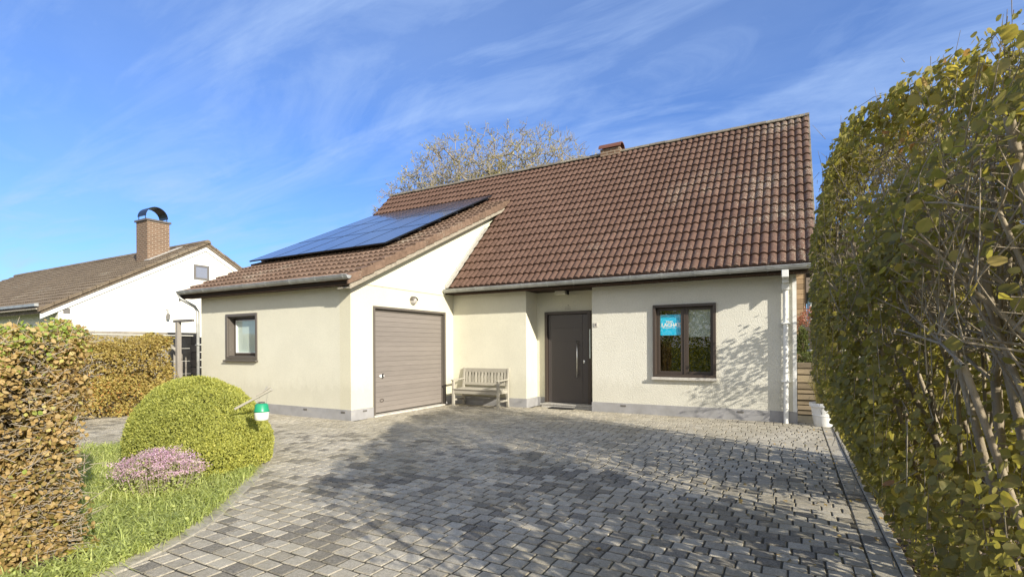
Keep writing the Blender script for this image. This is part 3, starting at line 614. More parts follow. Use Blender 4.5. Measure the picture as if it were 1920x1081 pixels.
# wall light over garage, porch light, number plate, relief over the door
wl = MB(); wl.lathe(0, 0, [(0, 0), (.098, 0), (.098, .02), (.088, .035), (.08, .06), (.05, .088), (0, .095)], 24)
wl.v = [(Xg + p[2], -1.66 + p[0], 2.285 + p[1]) for p in wl.v]; wlo = wl.build('wall_light', m_stone, H, smooth=True); shade_auto(wlo)
hd = MB(); n_ = 14
for r_i, rr in enumerate((.100, .106)):
    pass
ho = []; hf = []
for i in range(n_ + 1):
    a_ = math.pi * i / n_
    for (ex, rr) in ((.005, .103), (.07, .092), (.105, .07), (.098, .060), (.065, .082), (.005, .094)):
        ho.append((Xg + ex, -1.66 + rr * math.cos(a_), 2.285 + rr * math.sin(a_)))
for i in range(n_):
    for k in range(5): hf.append((i * 6 + k, i * 6 + k + 1, i * 6 + k + 7, i * 6 + k + 6))
hd.add(ho, hf); hd.build('light_hood', m_frame2, wlo, smooth=True)
m_lens = M('frosted_lens', (.72, .70, .62), .3)
sx_, sy_ = -4.83, .32
b = MB(); b.box(sx_ - .13, sx_ + .13, sy_ - .08, sy_ + .08, 2.445, 2.529); pl_ = b.build('porch_light', m_lens, H, bevel=.012); b = MB(); b.box(sx_ + .15, sx_ + .2, sy_ - .04, sy_ + .03, 2.43, 2.529); b.build('motion_sensor', m_black, pl_, bevel=.01)
b = MB(); b.box(-3.905, -3.815, -.014, -.001, 1.645, 1.745); npl = b.build('number_plate', m_sillw, H, bevel=.003)
def text_mesh(s, size, mat, name, parent, mtx, bold=0.0, ext=.002):
    cu = bpy.data.curves.new(name, 'FONT'); cu.body = s; cu.size = size; cu.align_x = 'CENTER'; cu.align_y = 'CENTER'; cu.offset = bold; cu.extrude = ext; cu.resolution_u = 3
    o = bpy.data.objects.new(name + '_tmp', cu); link(o); dg = bpy.context.evaluated_depsgraph_get(); me = bpy.data.meshes.new_from_object(o.evaluated_get(dg)); bpy.data.objects.remove(o)
    me.materials.clear(); me.materials.append(mat); me.transform(mtx)
    if parent: me.transform(Matrix.Translation(-Vector(root_of(parent).location)))
    r = bpy.data.objects.new(name, me); link(r); r.parent = parent; return r
RX = Matrix.Rotation(math.pi / 2, 4, 'X')
text_mesh('8', .075, m_ngrey, 'numeral', npl, Matrix.Translation((-3.86, -.0165, 1.695)) @ RX, .001)
b = MB(); b.box(-4.80, -4.66, .492, .499, 2.11, 2.118); b.box(-4.80, -4.665, .492, .499, 2.145, 2.153)
b.tube([(-4.74, .496, 2.205), (-4.715, .496, 2.21), (-4.705, .496, 2.195), (-4.73, .496, 2.178)], .005, 6); b.build('wall_relief', m_vergeb, H)

# estate agent poster inside the left pane
sg = thing('window_poster', 'square blue estate agent poster with white lettering behind the left window pane', 'poster', (-2.27, .112, 1.44))
b = MB(); b.box(-2.482, -2.065, .109, .112, 1.445, 1.872); b.build('poster_sheet', m_blue, sg)
text_mesh('LACHAT', .100, m_whprint, 'lettering', sg, Matrix.Translation((-2.27, .1075, 1.655)) @ RX, .0045, .0008)
text_mesh('IMMO', .052, m_whprint, 'lettering', sg, Matrix.Translation((-2.30, .1075, 1.722)) @ RX, .0022, .0008)
b = MB(); x = -2.44
for wd in (.012, .016, .010, .018, .014, .022, 0, .02, .018, 0, .014, .016, .02):
    if wd: b.box(x, x + wd, .1065, .108, 1.594, 1.606)
    x += wd + .006
b.build('small_print', m_whprint, sg)

# ---- solar array
pz = lambda y: 3.59 + .485 * (y + 2.07)
X0, X1, Y0, Y1 = -13.0, -8.1, -2.07, 2.62; cs = math.cos(math.atan(.485)); sn = math.sin(math.atan(.485))
for i in range(5):
    for j in range(3):
        xa = X0 + (X1 - X0) * i / 5 + .006; xb = X0 + (X1 - X0) * (i + 1) / 5 - .006; ya = Y0 + (Y1 - Y0) * j / 3 + .006; yb = Y0 + (Y1 - Y0) * (j + 1) / 3 - .006
        def Q(x, y, h): return (x, y - h * sn, pz(y) + h * cs)
        def slab(mb, xa, xb, ya, yb, h0, h1):
            mb.add([Q(xa, ya, h0), Q(xb, ya, h0), Q(xb, yb, h0), Q(xa, yb, h0), Q(xa, ya, h1), Q(xb, ya, h1), Q(xb, yb, h1), Q(xa, yb, h1)], [(0, 3, 2, 1), (4, 5, 6, 7), (0, 1, 5, 4), (1, 2, 6, 5), (2, 3, 7, 6), (3, 0, 4, 7)])
        fr = MB(); e = .008
        slab(fr, xa, xa + e, ya, yb, -.035, .0); slab(fr, xb - e, xb, ya, yb, -.035, .0); slab(fr, xa + e, xb - e, ya, ya + e, -.035, .0); slab(fr, xa + e, xb - e, yb - e, yb, -.035, .0)
        sp = fr.build('solar_panel', m_pvf, H)
        gl = MB(); slab(gl, xa + e, xb - e, ya + e, yb - e, -.02, -.003); gl.build('cell_sheet', m_pv, sp)
rl = MB()
for j in range(3):
    for q in (.25, .75):
        y = Y0 + (Y1 - Y0) * (j + q) / 3; rl.add([Q(X0 - .03, y, -.075), Q(X1 + .05, y, -.075), Q(X1 + .05, y + .04, -.075), Q(X0 - .03, y + .04, -.075), Q(X0 - .03, y, -.036), Q(X1 + .05, y, -.036), Q(X1 + .05, y + .04, -.036), Q(X0 - .03, y + .04, -.036)], [(0, 3, 2, 1), (4, 5, 6, 7), (0, 1, 5, 4), (1, 2, 6, 5), (2, 3, 7, 6), (3, 0, 4, 7)])
rl.build('mounting_rails', m_pvf, H)

# ------------------------------------------------------------------ bench
bx0, bx1, by0, by1 = -7.28, -6.02, -.60, -.14
B = thing('garden_bench', 'weathered wooden slatted bench standing between garage and front door', 'bench', ((bx0 + bx1) / 2, -.35, GZ))
s42 = GZ + .42
for x in (bx0, bx1):
    b = MB(); b.bar((x, by0, GZ), (x, by0, GZ + .62), .06, .06); b.build('leg', m_bench, B, bevel=.006)
    b = MB(); b.bar((x, by1, GZ), (x, by1 - .03, GZ + .44), .055, .06, (0, 1, 0)); b.bar((x, by1 - .03, GZ + .43), (x, by1 + .03, GZ + .92), .055, .05, (0, 1, 0)); b.build('leg', m_bench, B, bevel=.006)
    b = MB(); b.bar((x, by0 - .06, GZ + .635), (x, by1 + .01, GZ + .655), .075, .026); b.build('armrest', m_bench, B, bevel=.008)
    b = MB(); b.bar((x, by0, GZ + .16), (x, by1, GZ + .16), .03, .045); b.bar((x, by0, s42 - .05), (x, by1, s42 - .05), .03, .08); b.build('side_rail', m_bench, B, bevel=.004)
b = MB(); b.bar((bx0, by0 - .0, s42 - .055), (bx1, by0, s42 - .055), .028, .10); b.bar((bx0, by1 - .02, s42 - .055), (bx1, by1 - .02, s42 - .055), .028, .07)
for q in range(6):
    yy = by0 - .005 + q * .083; b.bar((bx0 + .0, yy, s42 + .002 - .006 * math.sin(q)), (bx1, yy, s42 + .002 - .006 * math.sin(q)), .068, .02, a=random.random())
b.build('seat', m_bench, B, bevel=.003)
b = MB()
def back(z): return by1 - .03 + (z - GZ - .43) / .49 * .06
b.bar((bx0 + .02, back(GZ + .86), GZ + .86), (bx1 - .02, back(GZ + .86), GZ + .86), .025, .10, a=.4); b.bar((bx0 + .02, back(GZ + .52), GZ + .535), (bx1 - .02, back(GZ + .52), GZ + .535), .025, .07, a=.6)
n_ = 13
for q in range(n_):
    x = bx0 + .075 + (bx1 - bx0 - .15) * q / (n_ - 1); ww = .052; b.bar((x, back(GZ + .56), GZ + .56), (x, back(GZ + .82), GZ + .82), ww, .014, (0, 1, 0), a=random.random())
b.build('backrest', m_bench, B, bevel=.002)

# ------------------------------------------------------------------ foliage generators
T_LEAF = (np.array([(0, 0, 0), (-.34, .28, .07), (-.40, .62, .05), (0, 1.0, -.06), (.40, .62, .05), (.34, .28, .07), (0, .5, -.03)]), [(0, 6, 3, 2, 1), (0, 5, 4, 3, 6)])
T_ROUND = (np.array([(0, 0, 0), (-.42, .22, .05), (-.50, .60, .07), (-.22, .92, .02), (0, 1.02, -.05), (.22, .92, .02), (.50, .60, .07), (.42, .22, .05), (0, .5, -.04)]), [(0, 8, 4, 3, 2, 1), (0, 7, 6, 5, 4, 8)])
T_SMALL = (np.array([(0, 0, 0), (-.30, .5, .04), (0, 1, 0), (.30, .5, .04)]), [(0, 3, 2, 1)])
def orient(N, spin=None):
    N = N / (np.linalg.norm(N, axis=1, keepdims=True) + 1e-9); n = len(N)
    a = rng.normal(size=(n, 3)) if spin is None else spin
    T = a - (a * N).sum(1, keepdims=True) * N; T /= np.linalg.norm(T, axis=1, keepdims=True) + 1e-9
    return np.cross(T, N), T, N                     # x, y(tip), z(normal)
def leaves(name, P, N, size, tmpl, mat, parent, rnd=None, spin=None):
    P = np.asarray(P); n = len(P); tv, tf = tmpl; X, Y, Z = orient(np.asarray(N), spin); size = np.asarray(size).reshape(-1, 1, 1)
    wj = rng.uniform(.8, 1.15, (n, 1, 1)); cj = rng.uniform(-.6, 2.2, (n, 1, 1))
    v = P[:, None, :] + size * (tv[None, :, 0:1] * wj * X[:, None, :] + tv[None, :, 1:2] * Y[:, None, :] + tv[None, :, 2:3] * cj * Z[:, None, :])
    k = len(tv); base = (np.arange(n) * k)[:, None]
    L0 = {len(f) for f in tf}
    F = np.concatenate([base + np.array(f)[None, :] for f in tf], axis=0)
    r = rng.random(n) if rnd is None else rnd
    return np_mesh(name, v.reshape(-1, 3), F, mat, parent, False, np.repeat(r, k))
def sticks(name, P, Q, r0, r1, mat, parent, n=4):
    """many tapered twigs as one mesh"""
    P = np.asarray(P); Q = np.asarray(Q); m = len(P); D = Q - P; X, Y, Z = orient(D)
    ang = np.arange(n) * 2 * np.pi / n; c = np.cos(ang)[None, :, None]; s = np.sin(ang)[None, :, None]
    r0 = np.broadcast_to(np.asarray(r0, float).reshape(-1, 1, 1), (m, 1, 1)); r1 = np.broadcast_to(np.asarray(r1, float).reshape(-1, 1, 1), (m, 1, 1))
    A_ = P[:, None, :] + r0 * (c * X[:, None, :] + s * Y[:, None, :]); B_ = Q[:, None, :] + r1 * (c * X[:, None, :] + s * Y[:, None, :])
    V = np.concatenate([A_, B_], axis=1).reshape(-1, 3); b = (np.arange(m) * 2 * n)[:, None]
    F = np.concatenate([b + np.array([k, (k + 1) % n, n + (k + 1) % n, n + k])[None, :] for k in range(n)], axis=0)
    return np_mesh(name, V, F, mat, parent, True)
def vnoise(P, f, seed=0):
    r = np.random.default_rng(seed); out = np.zeros(len(P))
    for _ in range(5):
        k = r.normal(size=3) * f; out += np.sin(P @ k + r.uniform(0, 6.28))
    return out / 2.2

# ------------------------------------------------------------------ tall hedge on the right
HR = thing('tall_hedge', 'tall loose hedge with olive and yellowing round leaves along the right kerb', 'hedge', (1.1, -6, GZ))
def hr_top(y): return np.interp(y, [-9.6, -9.2, -8.6, -8, -7.2, -6.4, -5.4, -4.2, -3.2, -2.9, -1.4, -1.15, -.45, -.25], [1.2, 2.4, 2.85, 2.85, 2.85, 2.95, 3.18, 3.42, 3.42, 1.2, 1.1, 2.1, 2.3, 1.8])
def hr_left(y, z):
    near = np.interp(z, [-.2, .1, .45, .8, 1.7, 2.0, 2.2, 2.38, 2.65, 3.0], [.62, .52, .42, .33, .32, .48, .80, 1.08, 1.28, 1.45])
    far = np.interp(z, [-.2, .1, .45, .8, 2.3, 2.75, 3.05, 3.25, 3.45, 3.7], [.60, .48, .32, .17, .13, .20, .32, .48, .70, 1.0])
    t = np.clip((y + 8.5) / 2.5, 0, 1); return near * (1 - t) + far * t
def hr_right(z): return np.interp(z, [-.2, .5, 2.4, 3.4], [1.5, 1.9, 1.9, 1.4])
stP = []; stQ = []; sr0 = []; sr1 = []; tips = []
def grow(p, d, l, r, depth):
    d = d / np.linalg.norm(d); q = p
    nseg = 4 if depth < 2 else 3
    for s_ in range(nseg):
        d = d + rng.normal(size=3) * (.09 if depth == 0 else .2); d[2] += .04; d /= np.linalg.norm(d)
        q2 = q + d * l / nseg; ra = r * (1 - .6 * s_ / nseg); rb = r * (1 - .6 * (s_ + 1) / nseg)
        if q2[2] > hr_top(q2[1]) + .03 or q2[0] < hr_left(q2[1], q2[2]) - .03 or q2[1] < -9.4 or q2[0] > 2.2: tips.append(q); return
        stP.append(q); stQ.append(q2); sr0.append(ra); sr1.append(rb)
        if depth >= 1: tips.append(q2)
        if depth < 2 and (s_ > 0 or depth == 1):
            for _ in range(3 if depth == 0 else 2):
                dd = d * .55 + rng.normal(size=3) * .55; dd[2] = abs(dd[2]) * .7 + .15; grow(q2, dd, l * (.42 if depth == 0 else .5) * rng.uniform(.6, 1.2), rb * .55, depth + 1)
        q = q2
for y in np.arange(-9.2, -3.1, .13):
    if -6.3 < y < -5.35: continue
    for _ in range(2):
        x = rng.uniform(.72, 1.4); hgt = hr_top(y) + .35
        grow(np.array([x, y + rng.uniform(-.06, .06), GZ - .03]), np.array([rng.normal(-.04, .22), rng.normal(0, .22), 1.0]), hgt * rng.uniform(.8, 1.0), rng.uniform(.009, .024), 0)
for y in np.arange(-.8, -.3, .16):
    grow(np.array([rng.uniform(1.0, 1.5), y, GZ - .03]), np.array([rng.normal(-.1, .15), rng.normal(0, .15), 1.0]), 1.9, .012, 0)
sr0 = np.array(sr0); sr1 = np.array(sr1)
sticks('stems', stP, stQ, np.maximum(sr0, .0022), np.maximum(sr1, .0016), m_bark, HR, 5)
# leaves: on twig tips inside the envelope and on the drive-side shell
N1 = 330000
y = rng.uniform(-9.3, -.28, N1); z = rng.uniform(GZ, 3.5, N1); xl = hr_left(y, z); dep = rng.exponential(.16, N1); x = xl + dep
deep = rng.random(N1) < .26; x[deep] = np.maximum(xl[deep], .8) + rng.random(deep.sum()) * .85
P = np.stack([x, y, z], 1); ht = hr_top(y)
dens = .50 + .62 * vnoise(P, 2.6, 3) + .45 * vnoise(P, 7, 4); dens *= np.interp(y, [-9, -7, -5], [.78, .88, 1]); dens *= 1 - .35 * np.exp(-((z - 2.0) / .42) ** 2) * np.clip((-4.6 - y) / 1.2, 0, 1)
dens = dens * np.interp(z, [-.2, .0, .3, 2.2, 2.9, 3.4], [.35, .65, .95, 1.0, .95, 1.0]) * np.where(z > ht - .45, 1.3, 1)
gap = np.exp(-((y + 5.85) / .38) ** 4) * np.interp(x, [.2, .45], [.5, 1]); dens *= 1 - .96 * gap
dens *= np.interp(y, [-9.3, -8.9, -3.35, -3.0, -2.9, -1.2, -1.1, -.3], [.3, 1, 1, .18, .03, .03, 1.6, 1.6]); dens[(y > -2.9) & ((x < .5) | (z < 1.05) | (x > 1.45) | (y < -.95))] = 0
keep = (rng.random(N1) < dens * .42) & (z < ht + .03 * rng.normal(size=N1)) & (x < 1.75) & (x > xl - .02)
P = P[keep]; out = np.stack([-np.ones(len(P)) * .9, rng.normal(-.15, .3, len(P)), rng.uniform(.1, 1.1, len(P))], 1) + rng.normal(size=(len(P), 3)) * .55
sp_ = rng.normal(size=(len(P), 3)) * .6; sp_[:, 2] -= .7
szk = np.interp(P[:, 1], [-9, -7.6, -6], [.72, .85, 1.0]); sz = szk * np.where(rng.random(len(P)) < .25, rng.uniform(.046, .066, len(P)), rng.uniform(.024, .048, len(P))); rn = np.clip(.31 + .16 * vnoise(P, 1.5, 9) + rng.normal(0, .2, len(P)) + .05 * (P[:, 2] > 2.3), 0, 1)
tp = np.array(tips); tp = tp[(rng.random(len(tp)) < .36)]; tp = tp[(tp[:, 0] > hr_left(tp[:, 1], tp[:, 2]) - .12)]
tpN = rng.normal(size=(len(tp), 3)) + np.array([-.4, -.2, .6]); 
leaves('foliage', np.concatenate([P, tp]), np.concatenate([out, tpN]), np.concatenate([sz, rng.uniform(.028, .052, len(tp))]), T_ROUND, m_leafR, HR, np.concatenate([rn, np.clip(rng.normal(.5, .25, len(tp)), 0, 1)]), np.concatenate([sp_, rng.normal(size=(len(tp), 3))]))
ni = 6500; yi = np.where(rng.random(ni) < .56, rng.uniform(-9.1, -6.35, ni), rng.uniform(-5.3, -3.3, ni)); zi = GZ + .35 + (hr_top(yi) - .75 - GZ - .35) * rng.random(ni); xi = rng.uniform(.95, 1.5, ni)
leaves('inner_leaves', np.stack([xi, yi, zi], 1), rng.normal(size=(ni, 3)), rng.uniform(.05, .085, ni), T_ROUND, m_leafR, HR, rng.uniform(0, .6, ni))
# loose shoots above the top, drive side bare twigs
q0 = []; q1 = []; lp = []
for _ in range(150):
    yy = rng.uniform(-8.8, -3.3); xx = rng.uniform(.6, 1.6); zt_ = np.interp(yy, [-8.5, -7, -6, -4], [2.1, 2.6, 2.95, 3.15]) - .05; d = np.array([rng.normal(0, .18), rng.normal(0, .18), 1]); l = rng.uniform(.08, .26); a_ = np.array([xx, yy, zt_]); b_ = a_ + d * l
    q0.append(a_); q1.append(b_)
    for t_ in rng.uniform(.4, 1, 2): lp.append(a_ + d * l * t_)
for _ in range(1500):
    yy = rng.uniform(-9, -3.2); zz_ = rng.uniform(0, 3.0); xx = hr_left(yy, zz_) + rng.uniform(.0, .35); d = rng.normal(size=3) * np.array([.5, .8, .6]); d[2] += .15; a_ = np.array([xx, yy, zz_]); q0.append(a_ + d * .12 * np.array([1, 0, -1])); q1.append(a_ + d * rng.uniform(.08, .22))
sticks('twigs', q0, q1, .0022, .0011, m_twig2, HR, 4)
lp = np.array(lp); leaves('shoot_leaves', lp, rng.normal(size=(len(lp), 3)), rng.uniform(.035, .07, len(lp)), T_ROUND, m_leafR, HR, rng.uniform(.55, 1, len(lp)))

# fallen leaves under it: stuff
n = 2600; P = np.stack([rng.uniform(.56, 1.7, n), rng.uniform(-9.5, .5, n), np.full(n, GZ + .012) + rng.uniform(0, .02, n)], 1)
n2 = 160; P2 = np.stack([.5 - rng.exponential(.5, n2), rng.uniform(-9.5, -.5, n2), np.full(n2, GZ + .009)], 1); P = np.concatenate([P, P2])
Nn = np.tile([0, 0, 1.0], (len(P), 1)) + rng.normal(size=(len(P), 3)) * .3
o = leaves('fallen_leaves', P, Nn, rng.uniform(.018, .05, len(P)), T_LEAF, m_beech, None, rng.uniform(0, .9, len(P))); tag(o, 'scattered dry leaves on the soil and paving under the tall right hedge', 'fallen leaves', None, 'stuff')

# ------------------------------------------------------------------ beech hedges on the left
def box_hedge(name, label, loc, x0, x1, y0, y1, z1, nl, size, mat, ntw, twm, bias, seed, topj=.05, green=.0, faces=(1, 1, 1, .2)):
    Hh = thing(name, label, 'hedge', loc)
    # shell sampling: +x face, -y face, top, +y face
    ar = np.array([(y1 - y0) * (z1 - GZ) * faces[0], (x1 - x0) * (z1 - GZ) * faces[1], (x1 - x0) * (y1 - y0) * faces[2], (x1 - x0) * (z1 - GZ) * faces[3]]); ar /= ar.sum()
    fc = rng.choice(4, nl, p=ar); u = rng.random(nl); v = rng.random(nl); dd = rng.exponential(.07, nl)
    X = np.where(fc == 0, x1 - dd, x0 + (x1 - x0) * u); Y = np.where(fc == 0, y0 + (y1 - y0) * u, np.where(fc == 1, y0 + dd, np.where(fc == 3, y1 - dd, y0 + (y1 - y0) * v))); Z = np.where(fc == 2, z1 - dd, GZ + .03 + (z1 - GZ) * np.where(fc == 2, 1, v))
    P = np.stack([X, Y, Z], 1); bul = .07 * vnoise(P, 2.2, seed) + .05 * vnoise(P, 6, seed + 1) - .22 * np.clip((P[:, 1] - (y1 - .22)) / .22, 0, 1) ** 2 * (fc == 0) - .10 * np.clip((P[:, 0] - (x1 - .2)) / .2, 0, 1) ** 2 * (fc == 2)
    Nn = np.stack([(fc == 0) * 1.0, (fc == 1) * -1.0 + (fc == 3) * 1.0, (fc == 2) * 1.0], 1).astype(float); P = P + Nn * bul[:, None]
    edge = np.clip((P[:, 2] - (z1 - .18)) / .18, 0, 1); P[:, 0] -= (fc == 0) * edge ** 2 * .08
    k = rng.random(nl) < .50 + .75 * vnoise(P, 6.5, seed + 2); k |= (dd < .015) & (rng.random(nl) < .6)
    P = P[k]; Nn = Nn[k]; n = len(P); m_ = Nn * .5 + rng.normal(size=(n, 3)) * .8 + np.array([.1, -.05, .35]); s2 = rng.normal(size=(n, 3)) * .7; s2[:, 2] -= .5
    r = np.clip(bias + .15 * vnoise(P, 1.4, seed + 5) + rng.normal(0, .22, n) + green * np.clip((P[:, 2] - (z1 - .35)) / .3, 0, 1), 0, 1)
    leaves('foliage', P, m_, rng.uniform(size[0], size[1], n), T_LEAF, mat, Hh, r, s2)
    q = rng.random((ntw, 3)); a_ = np.stack([x1 - .03 - .30 * q[:, 0] ** 1.3, y0 + (y1 - y0) * q[:, 1], GZ + (z1 - GZ) * q[:, 2]], 1)
    if faces[1] > .5:
        h_ = rng.random(ntw) < .4; a_[h_, 0] = x0 + (x1 - x0) * rng.random(h_.sum()); a_[h_, 1] = y0 + .25 * rng.random(h_.sum())
    d = rng.normal(size=(ntw, 3)) * np.array([.7, 1, .6]) + np.array([.3, 0, .3]); sticks('twigs', a_, a_ + d * rng.uniform(.03, .09, (ntw, 1)), .0028, .0013, twm, Hh, 4)
    # trunks
    tt = []; tq = []
    for yy in np.arange(y0 + .2, y1, .28): tt.append((x1 - .38, yy, GZ - .02)); tq.append((x1 - .38 + rng.normal(0, .03), yy + rng.normal(0, .05), z1 - .2))
    if x1 - x0 > 1.5:
        for xx in np.arange(x0 + .2, x1, .3): tt.append((xx, (y0 + y1) / 2, GZ - .02)); tq.append((xx + rng.normal(0, .05), (y0 + y1) / 2, z1 - .2))
    sticks('stems', tt, tq, .022, .010, m_bark, Hh, 6)
    # inner mass of dense twigs and dead leaves
    ni = nl // 4; Pi = np.stack([rng.uniform(x0 + .1, x1 - .12, ni), rng.uniform(y0 + .1, y1 - .1, ni), rng.uniform(GZ, z1 - .1, ni)], 1)
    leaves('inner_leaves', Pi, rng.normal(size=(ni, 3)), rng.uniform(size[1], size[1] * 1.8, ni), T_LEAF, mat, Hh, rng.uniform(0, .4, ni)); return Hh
box_hedge('beech_hedge', 'coppery brown clipped beech hedge nearest the camera at the left edge', (-5.5, -9.4, GZ), -7.0, -4.38, -10.15, -9.0, 1.36, 105000, (.018, .040), m_beech, 4200, m_twigp, .47, 21, green=.42, faces=(1.5, .35, 1.2, .6))
box_hedge('beech_hedge', 'golden autumn hedge in front of the grey concrete wall, beyond the nearer beech hedge', (-12.9, -6, GZ), -13.5, -12.5, -10.5, -4.25, 1.47, 62000, (.028, .052), m_beech2, 1800, m_twigp, .58, 55, green=.1, faces=(1.3, .3, 1, 1))

# ------------------------------------------------------------------ clipped ball bush
BC = np.array([-6.93, -6.83, -.04]); BR = np.array([1.0, 1.0, .86])
BU = thing('ball_bush', 'big dome-shaped clipped bush with tiny yellow-green leaves beside the driveway', 'bush', (-6.88, -6.80, GZ))
AV = np.array([-.93, .36, 0]); AX = np.array([.36, .93, 0])
def bshape(d):
    q = (d @ AV)[:, None]                 # the far end stands tall, the near end runs down low
    return q * AV * 1.42 + (d @ AX)[:, None] * AX * .80 + d[:, 2:3] * np.array([0, 0, .88]) * (1 + .12 * q - .30 * np.clip(-q, 0, 1) ** 1.5)
n = 85000; d = rng.normal(size=(n, 3)); d /= np.linalg.norm(d, axis=1, keepdims=True); d[:, 2] = np.where(d[:, 2] < -.22, -d[:, 2], d[:, 2])
bm = 1 + .035 * vnoise(d, 3.2, 31) + .02 * vnoise(d, 11, 33); rr = (bm - rng.exponential(.028, n) + rng.uniform(0, .025, n))[:, None]
P = BC + bshape(d) * rr; P[:, 2] = np.maximum(P[:, 2], GZ + .01)
Nn = d * .5 + rng.normal(size=(n, 3)) * .7; sp = d * .8 + np.array([0, 0, .8]) + rng.normal(size=(n, 3)) * .45
r = np.clip(.42 + .22 * vnoise(P, 1.3, 41) + rng.normal(0, .2, n) + .25 * np.clip(-.1 - d[:, 2] * .4 + d[:, 0] * .3, -.3, .5), 0, 1)
leaves('foliage', P, Nn, rng.uniform(.016, .032, n), T_SMALL, m_buxus, BU, r, sp)
ni = 9000; d = rng.normal(size=(ni, 3)); d /= np.linalg.norm(d, axis=1, keepdims=True); d[:, 2] = abs(d[:, 2]) - .2; P = BC + bshape(d) * rng.uniform(.5, .93, (ni, 1)); P[:, 2] = np.maximum(P[:, 2], GZ + .01)
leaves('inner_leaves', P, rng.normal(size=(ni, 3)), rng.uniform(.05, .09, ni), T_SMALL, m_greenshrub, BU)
a_ = np.tile([-6.88, -6.80, GZ - .02], (220, 1)) + rng.normal(size=(220, 3)) * [.1, .1, 0]; dd = rng.normal(size=(220, 3)); dd[:, 2] = abs(dd[:, 2]) + .3; dd /= np.linalg.norm(dd, axis=1, keepdims=True)
sticks('stems', a_, a_ + dd * rng.uniform(.45, .62, (220, 1)), .012, .004, m_bark, BU, 5)

# ------------------------------------------------------------------ blades (ground cover, dry grass)
def blades(name, P, length, width, mat, parent, lean=.6, rnd=None, drop=.5):
    n = len(P); th = rng.uniform(0, 2 * np.pi, n); ln = rng.uniform(length[0], length[1], n); le = lean * rng.uniform(.3, 1.3, n); D = np.stack([np.cos(th), np.sin(th), np.zeros(n)], 1); Sd = np.stack([-np.sin(th), np.cos(th), np.zeros(n)], 1)
    rows = []; ts = [0, .4, .75, 1.0]; ws = [1, .9, .6, .08]
    for t, w_ in zip(ts, ws):
        c = P + D * (ln * le * t ** 1.7)[:, None] + np.array([0, 0, 1]) * (ln * (t - drop * t ** 3 * le))[:, None]
        rows += [c - Sd * width * w_ / 2, c + Sd * width * w_ / 2]
    V = np.stack(rows, 1).reshape(-1, 3); b = (np.arange(n) * 8)[:, None]
    F = np.concatenate([b + np.array([2 * k, 2 * k + 1, 2 * k + 3, 2 * k + 2])[None, :] for k in range(3)], axis=0)
    r = rng.random(n) if rnd is None else rnd
    return np_mesh(name, V, F, mat, parent, False, np.repeat(r, 8))
pts = []
while len(pts) < 17000:
    x, y = rng.uniform(-9.6, -3.4), rng.uniform(-9.9, -5.5)
    if not inpoly(x, y, bed): continue
    if ((x + 6.88) * -.93 + (y + 6.80) * .36) ** 2 / 1.3 ** 2 + ((x + 6.88) * .36 + (y + 6.80) * .93) ** 2 / .8 ** 2 < 1: continue
    if y < -8.95 and x < -4.3: continue
    dns = .55 + .45 * math.sin(x * 2.2 + math.sin(y * 3)) * math.sin(y * 2.7)
    if rng.random() < dns + .35: pts.append((x, y, GZ))
pts = np.array(pts); o = blades('ground_cover', pts, (.08, .20), .009, m_cover, None, 1.25, np.clip(.45 + .2 * vnoise(pts, 1.6, 71) + rng.normal(0, .2, len(pts)), 0, 1), .62)
tag(o, 'bright green grassy ground cover filling the curved bed beside the driveway', 'ground cover', None, 'stuff')
k = rng.random(len(pts)) < .55; P = pts[k] + np.stack([rng.normal(0, .02, k.sum()), rng.normal(0, .02, k.sum()), rng.uniform(.01, .09, k.sum())], 1)
o = leaves('low_leaves', P, np.tile([0, 0, 1.], (len(P), 1)) + rng.normal(size=(len(P), 3)) * .5, rng.uniform(.015, .035, len(P)), T_LEAF, m_cover, None, rng.uniform(0, .7, len(P))); tag(o, 'small rounded leaves between the grassy blades of the curved bed', 'ground cover', None, 'stuff')

# pink flowering plant
FC = np.array([-5.62, -7.98]); FL = thing('flowering_plant', 'low plant with clusters of small pink flowers in front of the ball bush', 'plant', (FC[0], FC[1], GZ))
hs = []
while len(hs) < 190:
    a_ = rng.uniform(0, 6.28); q = rng.uniform(0, 1) ** .6; x = FC[0] + .36 * q * math.cos(a_) * 1.0 - .22 * q * math.sin(a_); y = FC[1] + .23 * q * math.cos(a_) + .34 * q * math.sin(a_); hs.append((x, y, GZ + .38 - .13 * q ** 2 + rng.normal(0, .03)))
hs = np.array(hs); b0 = hs * [1, 1, 0] + [0, 0, GZ]; b0[:, :2] = FC + (hs[:, :2] - FC) * .7; sticks('stems', b0, hs, .003, .002, m_twigp, FL, 4)
P = np.repeat(hs, 34, 0) + rng.normal(size=(len(hs) * 34, 3)) * [.028, .028, .011]; leaves('flower_heads', P, np.tile([0, 0, 1.], (len(P), 1)) + rng.normal(size=(len(P), 3)) * .6, rng.uniform(.011, .021, len(P)), T_SMALL, m_pink, FL, np.clip(np.repeat(rng.normal(.5, .25, len(hs)), 34) + rng.normal(0, .15, len(P)), 0, 1))
t_ = rng.random(2200); k = rng.integers(0, len(hs), 2200); P = b0[k] + (hs[k] - b0[k]) * t_[:, None] * .85 + rng.normal(size=(2200, 3)) * .015; leaves('leaves', P, rng.normal(size=(2200, 3)) + [0, 0, 1], rng.uniform(.018, .035, 2200), T_LEAF, m_cover, FL, rng.uniform(0, .6, 2200))
